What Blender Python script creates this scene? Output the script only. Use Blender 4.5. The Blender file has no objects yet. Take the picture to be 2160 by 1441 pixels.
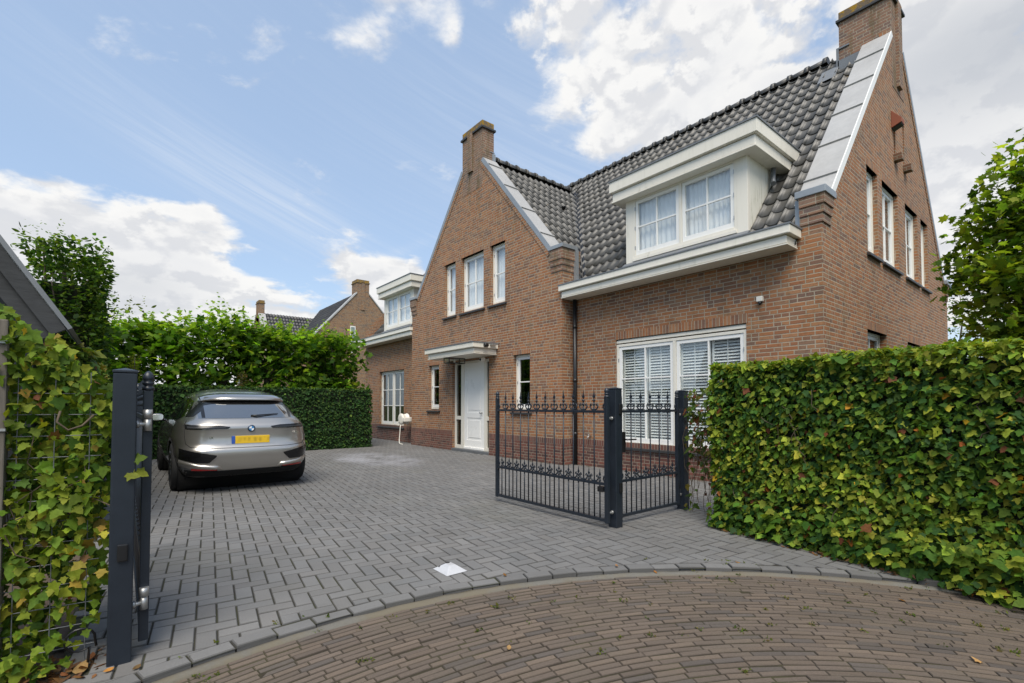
import bpy, bmesh, math, random
import numpy as np
from mathutils import Vector, Matrix
from mathutils.geometry import tessellate_polygon
random.seed(7); RNG = np.random.default_rng(11)
S = bpy.context.scene; COL = S.collection
R = math.radians
H = 1.27                                  # camera height; world x = along the facade (towards the viewer's right), y = into the house

# ------------------------------------------------------------------ node helpers
class NB:
    def __init__(s, nt): s.nt = nt; s.n = nt.nodes; s.l = nt.links
    def new(s, t, **kw):
        n = s.n.new(t)
        for k, v in kw.items():
            if k.startswith('i_'): s.put(n.inputs[k[2:].replace('_', ' ')], v)
            else: setattr(n, k, v)
        return n
    def put(s, sock, v):
        if isinstance(v, bpy.types.NodeSocket): s.l.new(v, sock)
        elif v is not None:
            if isinstance(v, (tuple, list)) and len(v) == 3 and sock.type == 'RGBA': v = (*v, 1)
            sock.default_value = v
    def m(s, op, a, b=None, c=None, clamp=False):
        n = s.new('ShaderNodeMath', operation=op, use_clamp=clamp)
        for i, v in enumerate((a, b, c)):
            if v is not None: s.put(n.inputs[i], v)
        return n.outputs[0]
    def mix(s, f, a, b, mode='MIX'):
        n = s.new('ShaderNodeMix', data_type='RGBA', blend_type=mode)
        s.put(n.inputs[0], f); s.put(n.inputs[6], a); s.put(n.inputs[7], b); return n.outputs[2]
    def noise(s, vec, scale, detail=4, rough=.55, dim='3D', dist=0):
        n = s.new('ShaderNodeTexNoise', noise_dimensions=dim)
        s.put(n.inputs['Vector'], vec); n.inputs['Scale'].default_value = scale
        n.inputs['Detail'].default_value = detail; n.inputs['Roughness'].default_value = rough
        n.inputs['Distortion'].default_value = dist
        return n.outputs['Fac']
    def ramp(s, f, stops, interp='LINEAR'):
        n = s.new('ShaderNodeValToRGB'); cr = n.color_ramp; cr.interpolation = interp
        while len(cr.elements) < len(stops): cr.elements.new(1)
        for e, (p, c) in zip(cr.elements, stops):
            e.position = p; e.color = (*c, 1) if isinstance(c, (tuple, list)) else (c, c, c, 1)
        s.put(n.inputs[0], f); return n.outputs[0]
    def sm(s, v, a, b):
        n = s.new('ShaderNodeMapRange', interpolation_type='SMOOTHSTEP')
        s.put(n.inputs[0], v); s.put(n.inputs[1], a); s.put(n.inputs[2], b); return n.outputs[0]
    def white(s, x, y=0.0):
        c = s.new('ShaderNodeCombineXYZ'); s.put(c.inputs[0], x); s.put(c.inputs[1], y)
        n = s.new('ShaderNodeTexWhiteNoise', noise_dimensions='3D'); s.put(n.inputs['Vector'], c.outputs[0])
        return n.outputs['Value'], n.outputs['Color']
    def sep(s, v):
        n = s.new('ShaderNodeSeparateXYZ'); s.put(n.inputs[0], v); return n.outputs
    def comb(s, x, y, z=0.0):
        n = s.new('ShaderNodeCombineXYZ')
        for i, v in enumerate((x, y, z)): s.put(n.inputs[i], v)
        return n.outputs[0]
    def bump(s, h, strength=.5, dist=.005):
        n = s.new('ShaderNodeBump'); s.put(n.inputs['Height'], h)
        n.inputs['Strength'].default_value = strength; n.inputs['Distance'].default_value = dist
        return n.outputs[0]

MATS = {}
def mat(name):
    m = bpy.data.materials.new(name); m.use_nodes = True
    m.node_tree.nodes.clear(); MATS[name] = m
    b = NB(m.node_tree); b.out = b.new('ShaderNodeOutputMaterial')
    return m, b
def bsdf(b, color, rough=.6, metal=0., normal=None, spec=.5, coat=0., link=True, **kw):
    p = b.new('ShaderNodeBsdfPrincipled')
    b.put(p.inputs['Base Color'], color); b.put(p.inputs['Roughness'], rough); b.put(p.inputs['Metallic'], metal)
    b.put(p.inputs['Specular IOR Level'], spec); b.put(p.inputs['Coat Weight'], coat)
    if coat: p.inputs['Coat Roughness'].default_value = .04
    if normal is not None: b.put(p.inputs['Normal'], normal)
    for k, v in kw.items(): b.put(p.inputs[k], v)
    if link: b.l.new(p.outputs[0], b.out.inputs[0])
    return p
def geo_pos(b): return b.new('ShaderNodeNewGeometry').outputs['Position']

def plain(name, color, rough=.5, metal=0., var=.12, scale=6., spec=.5, bumps=0., coat=0.):
    m, b = mat(name); P = geo_pos(b)
    n = b.noise(P, scale, 5, .6)
    n2 = b.noise(P, scale*9, 3, .6)
    f = b.m('MULTIPLY_ADD', n, var*2, 1-var)
    f = b.m('MULTIPLY', f, b.m('MULTIPLY_ADD', n2, var, 1-var*.5))
    c = b.mix(1., color, b.comb(f, f, f), 'MULTIPLY')
    nr = b.bump(n2, bumps, .003) if bumps else None
    bsdf(b, c, b.m('MULTIPLY_ADD', n, .15, rough-.07), metal, nr, spec, coat)
    return m

def brick_mat(name, stops, mortar, course=.0625, joint=.011, vertical=False, stain=0.0):
    """wild bond: random mix of stretchers and headers; colour picked per brick"""
    m, b = mat(name)
    uv = b.new('ShaderNodeUVMap').outputs[0]; o = b.sep(uv); x, y = o[0], o[1]
    if vertical:
        row = 0.0; lx = b.m('MODULO', b.m('ADD', x, 100), course); idc = b.m('FLOOR', b.m('DIVIDE', b.m('ADD', x, 100), course))
        dj = b.m('MINIMUM', lx, b.m('SUBTRACT', course, lx)); bid = idc; rowv = 3.0
        fy = None
    else:
        yy = b.m('DIVIDE', b.m('ADD', y, 20.0), course); rowv = b.m('FLOOR', yy); fy = b.m('MULTIPLY', b.m('FRACT', yy), course)
        r0, _ = b.white(rowv, 7.3)
        off = b.m('MULTIPLY', b.m('FLOOR', b.m('MULTIPLY', r0, 6.0)), .055)
        xx = b.m('DIVIDE', b.m('ADD', b.m('ADD', x, 200.0), off), .33)
        cell = b.m('FLOOR', xx); fx = b.m('MULTIPLY', b.m('FRACT', xx), .33)
        # in some cells the header comes first
        w, _ = b.white(cell, rowv); flip = b.m('GREATER_THAN', w, .5)
        fx = b.m('ADD', b.m('MULTIPLY', flip, b.m('SUBTRACT', .33, fx)), b.m('MULTIPLY', b.m('SUBTRACT', 1.0, flip), fx))
        hd = b.m('GREATER_THAN', fx, .22)
        bid = b.m('ADD', b.m('MULTIPLY', cell, 2.0), hd)
        lx = b.m('SUBTRACT', fx, b.m('MULTIPLY', hd, .22)); ln = b.m('SUBTRACT', .22, b.m('MULTIPLY', hd, .11))
        dx = b.m('MINIMUM', lx, b.m('SUBTRACT', ln, lx))
        dy = b.m('MINIMUM', fy, b.m('SUBTRACT', course, fy))
        dj = b.m('MINIMUM', dx, dy)
    wob = b.noise(b.comb(x, y), 60, 3, .6, '2D')
    djw = b.m('ADD', dj, b.m('MULTIPLY', b.m('SUBTRACT', wob, .5), .004))
    mask = b.sm(djw, joint*.5-.0012, joint*.5+.0018)       # 1 on the brick
    v, vc = b.white(bid, rowv)
    c = b.ramp(v, stops, 'LINEAR')
    n1 = b.noise(b.comb(x, b.m('MULTIPLY', y, 2.0)), 13, 4, .65, '2D')
    n2 = b.noise(b.comb(x, y), 110, 3, .7, '2D')
    big = b.noise(b.comb(x, y), .45, 3, .5, '2D')
    # burnt patches inside a brick
    c = b.mix(b.m('MULTIPLY', b.sm(n1, .53, .70), .40), c, (.085, .055, .046))
    f = b.m('MULTIPLY', b.m('MULTIPLY_ADD', n2, .5, .75), b.m('MULTIPLY_ADD', big, .36, .82))
    c = b.mix(1., c, b.comb(f, f, f), 'MULTIPLY')
    mo = b.mix(b.noise(b.comb(x, y), 5, 4, .6, '2D'), tuple(k*.72 for k in mortar), tuple(k*1.25 for k in mortar))
    c = b.mix(mask, mo, c)
    if stain:
        st = b.sm(b.noise(b.comb(b.m('MULTIPLY', x, 3.0), b.m('MULTIPLY', y, .6)), 1.6, 4, .6, '2D'), .5, .72)
        c = b.mix(b.m('MULTIPLY', st, stain), c, (.11, .085, .035))
    hgt = b.m('ADD', mask, b.m('MULTIPLY', n2, .35))
    hgt = b.m('ADD', hgt, b.m('MULTIPLY', v, .25))
    bsdf(b, c, .85, 0, b.bump(hgt, .75, .006), .25)
    return m

BR = [(0., (.165, .100, .074)), (.14, (.215, .108, .066)), (.34, (.280, .119, .056)), (.55, (.315, .135, .060)), (.74, (.330, .160, .077)), (.9, (.285, .152, .084)), (1., (.215, .128, .084))]
M_brick = brick_mat('brick', BR, (.345, .295, .222), joint=.0132, stain=.20)
M_bricks = brick_mat('brick_weathered', [(p, tuple(.62*a+.05 for a in c)) for p, c in BR], (.34, .29, .22), stain=.6)
PL = [(0., (.085, .048, .042)), (.35, (.145, .062, .048)), (.7, (.185, .075, .055)), (1., (.12, .075, .062))]
M_plinth = brick_mat('brick_plinth', PL, (.27, .215, .165))
M_rowlock = brick_mat('brick_rowlock', BR, (.36, .30, .225), vertical=True)
M_plrow = brick_mat('brick_plinth_rowlock', PL, (.27, .215, .165), vertical=True)
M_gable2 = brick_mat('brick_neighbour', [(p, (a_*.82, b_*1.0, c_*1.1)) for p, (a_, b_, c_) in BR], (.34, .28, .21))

def trim_mat(name, c, dirt):
    m, b = mat(name); o = b.sep(geo_pos(b)); P = geo_pos(b)
    st = b.noise(b.comb(b.m('MULTIPLY', o[0], 14.0), b.m('MULTIPLY', o[1], 14.0), b.m('MULTIPLY', o[2], 1.6)), 1.0, 5, .65); n = b.noise(P, 2.1, 5, .6)
    f = b.m('MULTIPLY', b.m('MULTIPLY', b.sm(st, .46, .74), b.sm(n, .38, .66)), dirt)
    bsdf(b, b.mix(f, c, (.36, .34, .25)), b.m('MULTIPLY_ADD', n, .2, .28), 0, b.bump(b.noise(P, 45, 3, .6), .06, .002)); return m
M_cream = trim_mat('cream_paint', (.73, .69, .60), .38)
M_white = trim_mat('white_paint', (.80, .79, .755), .16)
M_door = plain('door_paint', (.85, .835, .795), .28, var=.02, scale=2)
M_zinc = plain('zinc', (.30, .32, .335), .45, .4, var=.2, scale=2.2)
M_zincb = plain('zinc_light', (.36, .355, .345), .55, .08, var=.28, scale=1.4)
M_lead = plain('lead', (.17, .18, .19), .55, .3, var=.25, scale=5)
M_black = plain('black_metal', (.012, .013, .015), .4, 0, var=.2)
M_gate = plain('anthracite_coat', (.0135, .0185, .0265), .38, 0, var=.25, scale=9, spec=.45)
M_wire = plain('wire_grey', (.16, .165, .17), .5, .3)
M_galv = plain('galvanised', (.42, .42, .41), .42, .75, var=.15, scale=40)
M_stone = plain('sill_stone', (.035, .034, .034), .5, 0, var=.3, scale=14, bumps=.4)
M_dstone = plain('door_stone', (.12, .125, .13), .6, 0, var=.2, scale=10)
M_plastic = plain('white_plastic', (.72, .69, .62), .4, 0, var=.05)
M_dplastic = plain('black_plastic', (.010, .010, .011), .35, 0, var=.2)
M_dark = plain('interior', (.035, .033, .03), .9, 0, var=.2)
M_soil = plain('soil', (.075, .052, .035), .95, 0, var=.45, scale=14, bumps=.8)
M_wood = None

def wood_mat(name, base, stretch):
    m, b = mat(name)
    oc = b.new('ShaderNodeTexCoord').outputs['Object']
    mp = b.new('ShaderNodeMapping'); b.put(mp.inputs[0], oc); mp.inputs['Scale'].default_value = stretch
    n = b.noise(mp.outputs[0], 6, 6, .7, dist=.6); n2 = b.noise(oc, 3, 3, .5)
    c = b.mix(n, tuple(k*.35 for k in base), tuple(k*1.5 for k in base))
    c = b.mix(b.m('MULTIPLY', b.sm(n2, .45, .75), .5), c, tuple(k*.5 for k in base))
    bsdf(b, c, .8, 0, b.bump(n, .6, .004), .3); return m
M_wood = wood_mat('weathered_post', (.16, .14, .115), (6, 6, .5))
M_board = wood_mat('weathered_board', (.048, .050, .052), (5, .7, 4))

def tile_mat(name, c0, c1, lich=.5):
    m, b = mat(name)
    a = b.new('ShaderNodeAttribute', attribute_name='Col').outputs['Color']
    P = geo_pos(b); n = b.noise(P, 7, 5, .7); n2 = b.noise(P, 70, 3, .7); n3 = b.noise(P, 1.3, 4, .6)
    c = b.mix(n, c0, c1); c = b.mix(1., c, a, 'MULTIPLY')
    c = b.mix(b.m('MULTIPLY', b.sm(n3, .5, .8), .45), c, (.16, .145, .115))
    c = b.mix(b.m('MULTIPLY', b.sm(b.noise(P, 4.3, 3, .5), .70, .76), lich), c, (.17, .105, .022))
    bsdf(b, c, b.m('MULTIPLY_ADD', n, .2, .35), 0, b.bump(n2, .4, .003), .5); return m
M_tile = tile_mat('roof_tile', (.045, .044, .041), (.100, .096, .088))
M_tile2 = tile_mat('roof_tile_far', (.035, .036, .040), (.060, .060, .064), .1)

def moss_cap():
    m, b = mat('chimney_cap'); P = geo_pos(b)
    n = b.noise(P, 9, 5, .65); n2 = b.noise(P, 40, 4, .7)
    c = b.mix(n2, (.10, .075, .05), (.20, .155, .11))
    c = b.mix(b.sm(n, .46, .60), c, b.mix(n2, (.20, .12, .015), (.42, .25, .03)))
    bsdf(b, c, .9, 0, b.bump(n2, .7, .01), .2); return m
M_cap = moss_cap()

def cheek_mat():
    m, b = mat('dormer_cheek'); P = geo_pos(b); o = b.sep(P)
    st = b.noise(b.comb(b.m('MULTIPLY', o[1], 9.0), o[0], b.m('MULTIPLY', o[2], 1.1)), 2.2, 5, .7)
    low = b.sm(b.m('SUBTRACT', b.m('MULTIPLY', b.m('SUBTRACT', o[1], 7.8), 1.1), b.m('SUBTRACT', o[2], 4.35)), -.35, .25)
    c = b.mix(b.m('MULTIPLY', b.sm(st, .48, .68), b.m('MULTIPLY_ADD', low, .6, .06)), (.70, .675, .58), (.20, .20, .09))
    bsdf(b, c, .5); return m
M_cheek = cheek_mat()

def glass_mat(name, tint=(.97, .985, .98), refl=1.0):
    m, b = mat(name)
    t = b.new('ShaderNodeBsdfTransparent', i_Color=tint)
    P = geo_pos(b); nr = b.bump(b.noise(P, .9, 2, .4), .035, .2)
    g = b.new('ShaderNodeBsdfGlossy', i_Roughness=.012); b.put(g.inputs['Normal'], nr)
    g.inputs['Color'].default_value = (.95, .97, 1, 1)
    fr = b.new('ShaderNodeLayerWeight', i_Blend=.5)
    f = b.m('MULTIPLY_ADD', b.m('POWER', fr.outputs['Facing'], 4.0), .75, .075*refl, clamp=True)
    x = b.new('ShaderNodeMixShader'); b.put(x.inputs[0], f); b.l.new(t.outputs[0], x.inputs[1]); b.l.new(g.outputs[0], x.inputs[2])
    b.l.new(x.outputs[0], b.out.inputs[0]); return m
M_glass = glass_mat('window_glass')
M_glassd = glass_mat('window_glass_dark', (.50, .54, .50), 1.3)

def cloth_mat():
    m, b = mat('net_curtain')
    d = b.new('ShaderNodeBsdfDiffuse', i_Color=(.90, .90, .91)); t = b.new('ShaderNodeBsdfTranslucent', i_Color=(.8, .8, .8))
    x = b.new('ShaderNodeMixShader'); x.inputs[0].default_value = .12
    b.l.new(d.outputs[0], x.inputs[1]); b.l.new(t.outputs[0], x.inputs[2]); b.l.new(x.outputs[0], b.out.inputs[0]); return m
M_cloth = cloth_mat()
M_drape = plain('drape', (.12, .125, .10), .95, 0, var=.3, scale=3)
M_blind = plain('blind_slat', (.86, .86, .84), .45, 0, var=.03)

def leaf_mat(name, trans=.35, rough=.55, spec=.25):
    m, b = mat(name)
    a = b.new('ShaderNodeAttribute', attribute_name='Col').outputs['Color']
    P = geo_pos(b); n = b.noise(P, 55, 3, .6)
    c = b.mix(1., a, b.ramp(n, [(.25, .72), (.75, 1.22)]), 'MULTIPLY')
    p = bsdf(b, c, rough, 0, b.bump(n, .35, .004), spec, link=False)
    t = b.new('ShaderNodeBsdfTranslucent'); b.put(t.inputs[0], b.mix(1., c, (1.55, 1.6, .55), 'MULTIPLY'))
    x = b.new('ShaderNodeMixShader'); x.inputs[0].default_value = trans
    b.l.new(p.outputs[0], x.inputs[1]); b.l.new(t.outputs[0], x.inputs[2]); b.l.new(x.outputs[0], b.out.inputs[0]); return m
M_ivy = leaf_mat('ivy_leaf', .34, .6, .14)
M_hedgeleaf = leaf_mat('hedge_leaf', .2, .7, .15)
M_leaf = leaf_mat('tree_leaf', .55, .6, .14)
M_dryleaf = leaf_mat('dry_leaf', .15, .7, .2)
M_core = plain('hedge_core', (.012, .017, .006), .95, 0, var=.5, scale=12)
M_bark = wood_mat('bark', (.11, .09, .065), (4, 4, 1))
M_vine = plain('vine_stem', (.085, .062, .038), .85, 0, var=.3, scale=30)

def paver_mat():
    m, b = mat('paver_concrete')
    a = b.new('ShaderNodeAttribute', attribute_name='Col').outputs['Color']
    P = geo_pos(b); o = b.sep(P); n = b.noise(P, 120, 4, .75); n2 = b.noise(P, 2.2, 5, .6); n3 = b.noise(P, .35, 4, .6)
    c = b.mix(1., (.142, .139, .135), a, 'MULTIPLY')
    f = b.m('MULTIPLY', b.m('MULTIPLY_ADD', n, .5, .75), b.m('MULTIPLY_ADD', n2, .45, .78)); f = b.m('MULTIPLY', f, b.m('MULTIPLY_ADD', n3, .5, .76))
    c = b.mix(1., c, b.comb(f, f, f), 'MULTIPLY')
    # chalky bloom on the paving in the middle of the drive
    dx = b.m('DIVIDE', b.m('ADD', o[0], 10.9), 1.9); dy = b.m('DIVIDE', b.m('SUBTRACT', o[1], 4.7), .95)
    d = b.m('ADD', b.m('MULTIPLY', dx, dx), b.m('MULTIPLY', dy, dy))
    bl = b.m('MULTIPLY', b.sm(b.m('ADD', d, b.m('MULTIPLY', b.m('SUBTRACT', n2, .5), 2.4)), 1.15, .25), b.sm(b.noise(P, 1.1, 4, .6), .33, .62))
    c = b.mix(b.m('MULTIPLY', bl, .62), c, (.32, .32, .345))
    gr = b.m('MULTIPLY', b.sm(b.noise(P, .5, 3, .5), .55, .75), .25)
    c = b.mix(gr, c, (.115, .115, .085))
    bsdf(b, c, .78, 0, b.bump(n, .35, .002), .35); return m
M_paver = paver_mat()
def clinker_mat():
    m, b = mat('road_clinker')
    a = b.new('ShaderNodeAttribute', attribute_name='Col').outputs['Color']
    P = geo_pos(b); n = b.noise(P, 90, 4, .75); n2 = b.noise(P, 3.2, 5, .65)
    c = b.mix(b.m('MULTIPLY', b.sm(n2, .45, .72), .5), a, (.105, .086, .066))
    f = b.m('MULTIPLY_ADD', n, .7, .65); c = b.mix(1., c, b.comb(f, f, f), 'MULTIPLY')
    bsdf(b, c, .75, 0, b.bump(n, .5, .003), .35); return m
M_clinker = clinker_mat()
def joint_mat(name, c0, c1, moss):
    m, b = mat(name); P = geo_pos(b); n = b.noise(P, 60, 4, .7); n2 = b.noise(P, 3, 4, .6)
    c = b.mix(n, c0, c1); c = b.mix(b.m('MULTIPLY', b.sm(n2, .42, .66), .8), c, moss)
    bsdf(b, c, .95, 0, b.bump(n, .6, .004), .2); return m
M_joint = joint_mat('paver_joint', (.022, .021, .018), (.052, .049, .040), (.046, .048, .022))
M_rjoint = joint_mat('road_joint', (.020, .017, .013), (.055, .045, .032), (.055, .052, .024))
M_conc = joint_mat('gutter_concrete', (.095, .090, .080), (.17, .162, .142), (.14, .12, .085))
M_grass = joint_mat('far_ground', (.05, .07, .02), (.08, .09, .03), (.05, .06, .02))

# ------------------------------------------------------------------ mesh builder
def parts(name, m, parent, boxes, tf=None, **kw):
    out = []
    for b_ in boxes:
        mb = MB(); mb.tf = tf; mb.box(*b_); out.append(mb.build(name, m, parent, **kw))
    return out
class MB:
    def __init__(s): s.v = []; s.f = []; s.mi = []; s.sm = []; s.tf = None; s.cm = 0; s.smooth = False
    def V(s, pts):
        i = len(s.v)
        for p in pts: s.v.append(tuple(s.tf(*p)) if s.tf else tuple(p))
        return i
    def F(s, idx): s.f.append(tuple(idx)); s.mi.append(s.cm); s.sm.append(s.smooth)
    def poly(s, pts): i = s.V(pts); s.F(range(i, i+len(pts)))
    def box(s, x0, x1, y0, y1, z0, z1):
        i = s.V([(x0,y0,z0),(x1,y0,z0),(x1,y1,z0),(x0,y1,z0),(x0,y0,z1),(x1,y0,z1),(x1,y1,z1),(x0,y1,z1)])
        for q in ((0,3,2,1),(4,5,6,7),(0,1,5,4),(1,2,6,5),(2,3,7,6),(3,0,4,7)): s.F([i+k for k in q])
        return s
    def prism(s, pts, vec):
        n = len(pts); i = s.V(pts); j = s.V([tuple(a+b for a, b in zip(p, vec)) for p in pts])
        s.F(range(i, i+n)); s.F(range(j+n-1, j-1, -1))
        for k in range(n): s.F((i+k, i+(k+1) % n, j+(k+1) % n, j+k))
        return s
    def ring(s, c, ax, r, n, ph=0.):
        ax = Vector(ax).normalized(); t = ax.orthogonal().normalized()
        if abs(ax.z) > .999: t = Vector((1,0,0))
        q = ax.cross(t)
        return [tuple(Vector(c)+r*(math.cos(a)*t+math.sin(a)*q)) for a in [ph+2*math.pi*k/n for k in range(n)]]
    def tube(s, path, r, n=8, cap=True):
        path = [Vector(p) for p in path]; old = s.smooth; rs = r if isinstance(r, (list, tuple)) else [r]*len(path)
        idx = []; s.smooth = n > 5
        tprev = None
        for k, p in enumerate(path):
            a = path[min(k+1, len(path)-1)]-path[max(k-1, 0)]
            a.normalize()
            t = (tprev - tprev.dot(a)*a).normalized() if tprev is not None and (tprev-tprev.dot(a)*a).length > 1e-4 else (Vector((1,0,0)) if abs(a.z) > .99 else a.orthogonal().normalized())
            tprev = t; q = a.cross(t)
            idx.append(s.V([tuple(p+rs[k]*(math.cos(w)*t+math.sin(w)*q)) for w in [2*math.pi*j/n for j in range(n)]]))
        for k in range(len(path)-1):
            for j in range(n): s.F((idx[k]+j, idx[k]+(j+1) % n, idx[k+1]+(j+1) % n, idx[k+1]+j))
        s.smooth = False
        if cap: s.F([idx[0]+j for j in range(n-1, -1, -1)]); s.F([idx[-1]+j for j in range(n)])
        s.smooth = old; return s
    def lathe(s, c, prof, n=16, ax='z'):
        old = s.smooth; s.smooth = True; idx = []
        for r, h in prof:
            pts = []
            for k in range(n):
                a = 2*math.pi*k/n; x, y = r*math.cos(a), r*math.sin(a)
                pts.append({'z': (c[0]+x, c[1]+y, c[2]+h), 'y': (c[0]+x, c[1]+h, c[2]+y), 'x': (c[0]+h, c[1]+x, c[2]+y)}[ax])
            idx.append(s.V(pts))
        for a in range(len(prof)-1):
            for k in range(n): s.F((idx[a]+k, idx[a]+(k+1) % n, idx[a+1]+(k+1) % n, idx[a+1]+k))
        s.F([idx[0]+k for k in range(n-1, -1, -1)]); s.F([idx[-1]+k for k in range(n)])
        s.smooth = old; return s
    def build(s, name, mats, parent=None, bevel=0., recalc=True, uv=True, seg=2, uvrot=False):
        me = bpy.data.meshes.new(name)
        off = Vector((0,0,0)); p = parent
        while p is not None: off += p.location; p = p.parent
        me.from_pydata([(a-off.x, b-off.y, c-off.z) for a, b, c in s.v], [], s.f)
        if not isinstance(mats, (list, tuple)): mats = [mats]
        for m_ in mats: me.materials.append(m_)
        me.polygons.foreach_set('material_index', s.mi); me.polygons.foreach_set('use_smooth', s.sm)
        if recalc or bevel:
            bm = bmesh.new(); bm.from_mesh(me)
            if recalc: bmesh.ops.recalc_face_normals(bm, faces=bm.faces)
            if bevel:
                es = [e for e in bm.edges if len(e.link_faces) == 2 and e.calc_face_angle(0) > .6]
                bmesh.ops.bevel(bm, geom=es, offset=bevel, segments=seg, affect='EDGES', profile=.6, clamp_overlap=True)
            bm.to_mesh(me); bm.free()
        if uv: box_uv(me, off)
        me.update()
        o = bpy.data.objects.new(name, me); COL.objects.link(o)
        if parent is not None: o.parent = parent
        return o
def box_uv(me, off):
    n = len(me.loops)
    if not n: return
    co = np.empty(len(me.vertices)*3); me.vertices.foreach_get('co', co); co = co.reshape(-1, 3)+np.array(off)
    vi = np.empty(n, np.int32); me.loops.foreach_get('vertex_index', vi)
    pn = np.empty(len(me.polygons)*3); me.polygons.foreach_get('normal', pn); pn = np.abs(pn.reshape(-1, 3))
    lt = np.empty(len(me.polygons), np.int32); me.polygons.foreach_get('loop_total', lt)
    ax = np.repeat(np.argmax(pn, 1), lt)
    c = co[vi]; u = np.where(ax == 0, c[:, 1], c[:, 0]); v = np.where(ax == 2, c[:, 1], c[:, 2])
    l = me.uv_layers.new(name='UVMap'); l.data.foreach_set('uv', np.stack([u, v], 1).ravel().astype(np.float32))

def tag(o, label=None, cat=None, group=None, kind=None):
    if label: o['label'] = label
    if cat: o['category'] = cat
    if group: o['group'] = group
    if kind: o['kind'] = kind
    return o
def empty(name, loc, label, cat, group=None):
    o = bpy.data.objects.new(name, None); COL.objects.link(o); o.location = loc; o.empty_display_size = .2
    return tag(o, label, cat, group)
def copy_tree(o, parent=None):
    c = o.copy(); COL.objects.link(c)
    if parent is not None: c.parent = parent
    for ch in list(o.children): copy_tree(ch, c)
    return c
def smooth_all(o):
    o.data.polygons.foreach_set('use_smooth', [True]*len(o.data.polygons)); return o
# ------------------------------------------------------------------ brick house
VG, VR, UE, UW, VB = 7.25, 7.57, -2.44, -18.58, 16.03
HB = Vector((-10.6, 7.25, 0))
house = empty('brick_house', HB, 'brown brick house with dark tiled roof, two dormers and chimneys', 'house')
SL = 1.18
def zmain(v): return 8.66-SL*abs(11.8-v)
def zcross(u): return 8.05-SL*abs(u+10.62)
TF_G = lambda a, n, z: (a, VG-n, z)
TF_R = lambda a, n, z: (a, VR-n, z)
TF_E = lambda a, n, z: (UE+n, a, z)
def inset(t, d): return lambda a, n, z: t(a, n-d, z)

def wall(name, tf, outer, holes, m, depth=.12, parent=house):
    mb = MB(); mb.tf = tf
    loops = [[Vector((a, z, 0)) for a, z in outer]]+[[Vector((a0, z0, 0)), Vector((a0, z1, 0)), Vector((a1, z1, 0)), Vector((a1, z0, 0))] for a0, a1, z0, z1 in holes]
    flat = [p for l in loops for p in l]
    i = mb.V([(p.x, 0, p.y) for p in flat])
    for t in tessellate_polygon(loops): mb.F([i+k for k in t])
    for a0, a1, z0, z1 in holes:
        q = [(a0, z0), (a0, z1), (a1, z1), (a1, z0)]
        for k in range(4):
            (a, z), (c, w) = q[k], q[(k+1) % 4]
            mb.poly([(a, 0, z), (c, 0, w), (c, -depth, w), (a, -depth, z)])
    o = mb.build(name, m, parent, recalc=False)
    # make the wall face point outwards
    me = o.data; nv = Vector(tf(0, 1, 0))-Vector(tf(0, 0, 0))
    bm = bmesh.new(); bm.from_mesh(me)
    for f in bm.faces:
        if abs(f.normal.dot(nv)) > .9 and f.normal.dot(nv) < 0: f.normal_flip()
    bm.to_mesh(me); bm.free()
    return o

G_UP = [(-12.03, -11.44, 3.80, 5.31), (-11.14, -10.09, 3.80, 5.31), (-9.80, -9.19, 3.80, 5.31)]
G_LO = [(-12.92, -12.32, 1.12, 2.45), (-8.87, -8.27, 1.12, 2.45)]
G_DR = [(-11.58, -9.85, -.05, 2.47)]
R_W = [(-6.06, -3.51, .50, 2.55)]
L_W = [(-17.25, -15.22, .53, 2.50)]
E_UP = [(9.65, 10.26, 3.85, 5.31), (10.54, 11.59, 3.85, 5.31), (12.13, 13.13, 3.85, 5.31), (13.42, 14.05, 3.85, 5.31)]
E_LO = [(9.53, 10.64, 1.12, 2.52), (12.09, 13.17, 1.12, 2.52)]
E_SL = [(11.40, 11.53, 6.05, 6.9), (12.08, 12.21, 6.05, 6.9)]
wall('front_gable_wall', TF_G, [(-14.02, -.05), (-7.23, -.05), (-7.23, 4.62), (-7.56, 4.62), (-10.15, 7.70), (-10.15, 8.5), (-11.09, 8.5), (-11.09, 7.70), (-13.69, 4.62), (-14.02, 4.62)], G_UP+G_LO+G_DR, M_brick)
wall('front_wall', TF_R, [(-7.23, -.05), (UE, -.05), (UE, 4.23), (-2.72, 4.23), (-2.72, 3.78), (-7.23, 3.78)], R_W, M_brick)
wall('front_wall', TF_R, [(UW, -.05), (-14.02, -.05), (-14.02, 3.78), (UW, 3.78)], L_W, M_brick)
wall('side_gable_wall', TF_E, [(VR, -.05), (VB, -.05), (VB, 4.23), (15.71, 4.23), (12.2, 8.40), (12.2, 9.1), (11.4, 9.1), (11.4, 8.40), (7.89, 4.23), (VR, 4.23)], E_UP+E_LO+E_SL, M_brick)
mb = MB()
mb.poly([(UW, VR, -.05), (UW, VB, -.05), (UW, VB, 4.23), (UW, 11.8, 8.7), (UW, VR, 4.23)])
mb.poly([(UW, VB, -.05), (UE-.02, VB, -.05), (UE-.02, VB, 4.0), (UW, VB, 4.0)])
for x in (-7.23, -14.02):
    mb.poly([(x, VG+.002, -.05), (x, 7.66, -.05), (x, 7.66, 4.62), (x, VG+.002, 4.62)]); mb.poly([(x, 7.66, -.05), (x, 10, -.05), (x, 10, 3.9), (x, 7.66, 3.9)])
mb.build('rear_wall', M_brick, house, recalc=False)
mb = MB()
parts('slit_recess', M_black, house, [(UE-.2, UE-.115, a0-.05, a1+.05, z0-.05, z1+.05) for a0, a1, z0, z1 in E_SL])  # black back paints in the shade deep inside the brick slits
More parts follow.
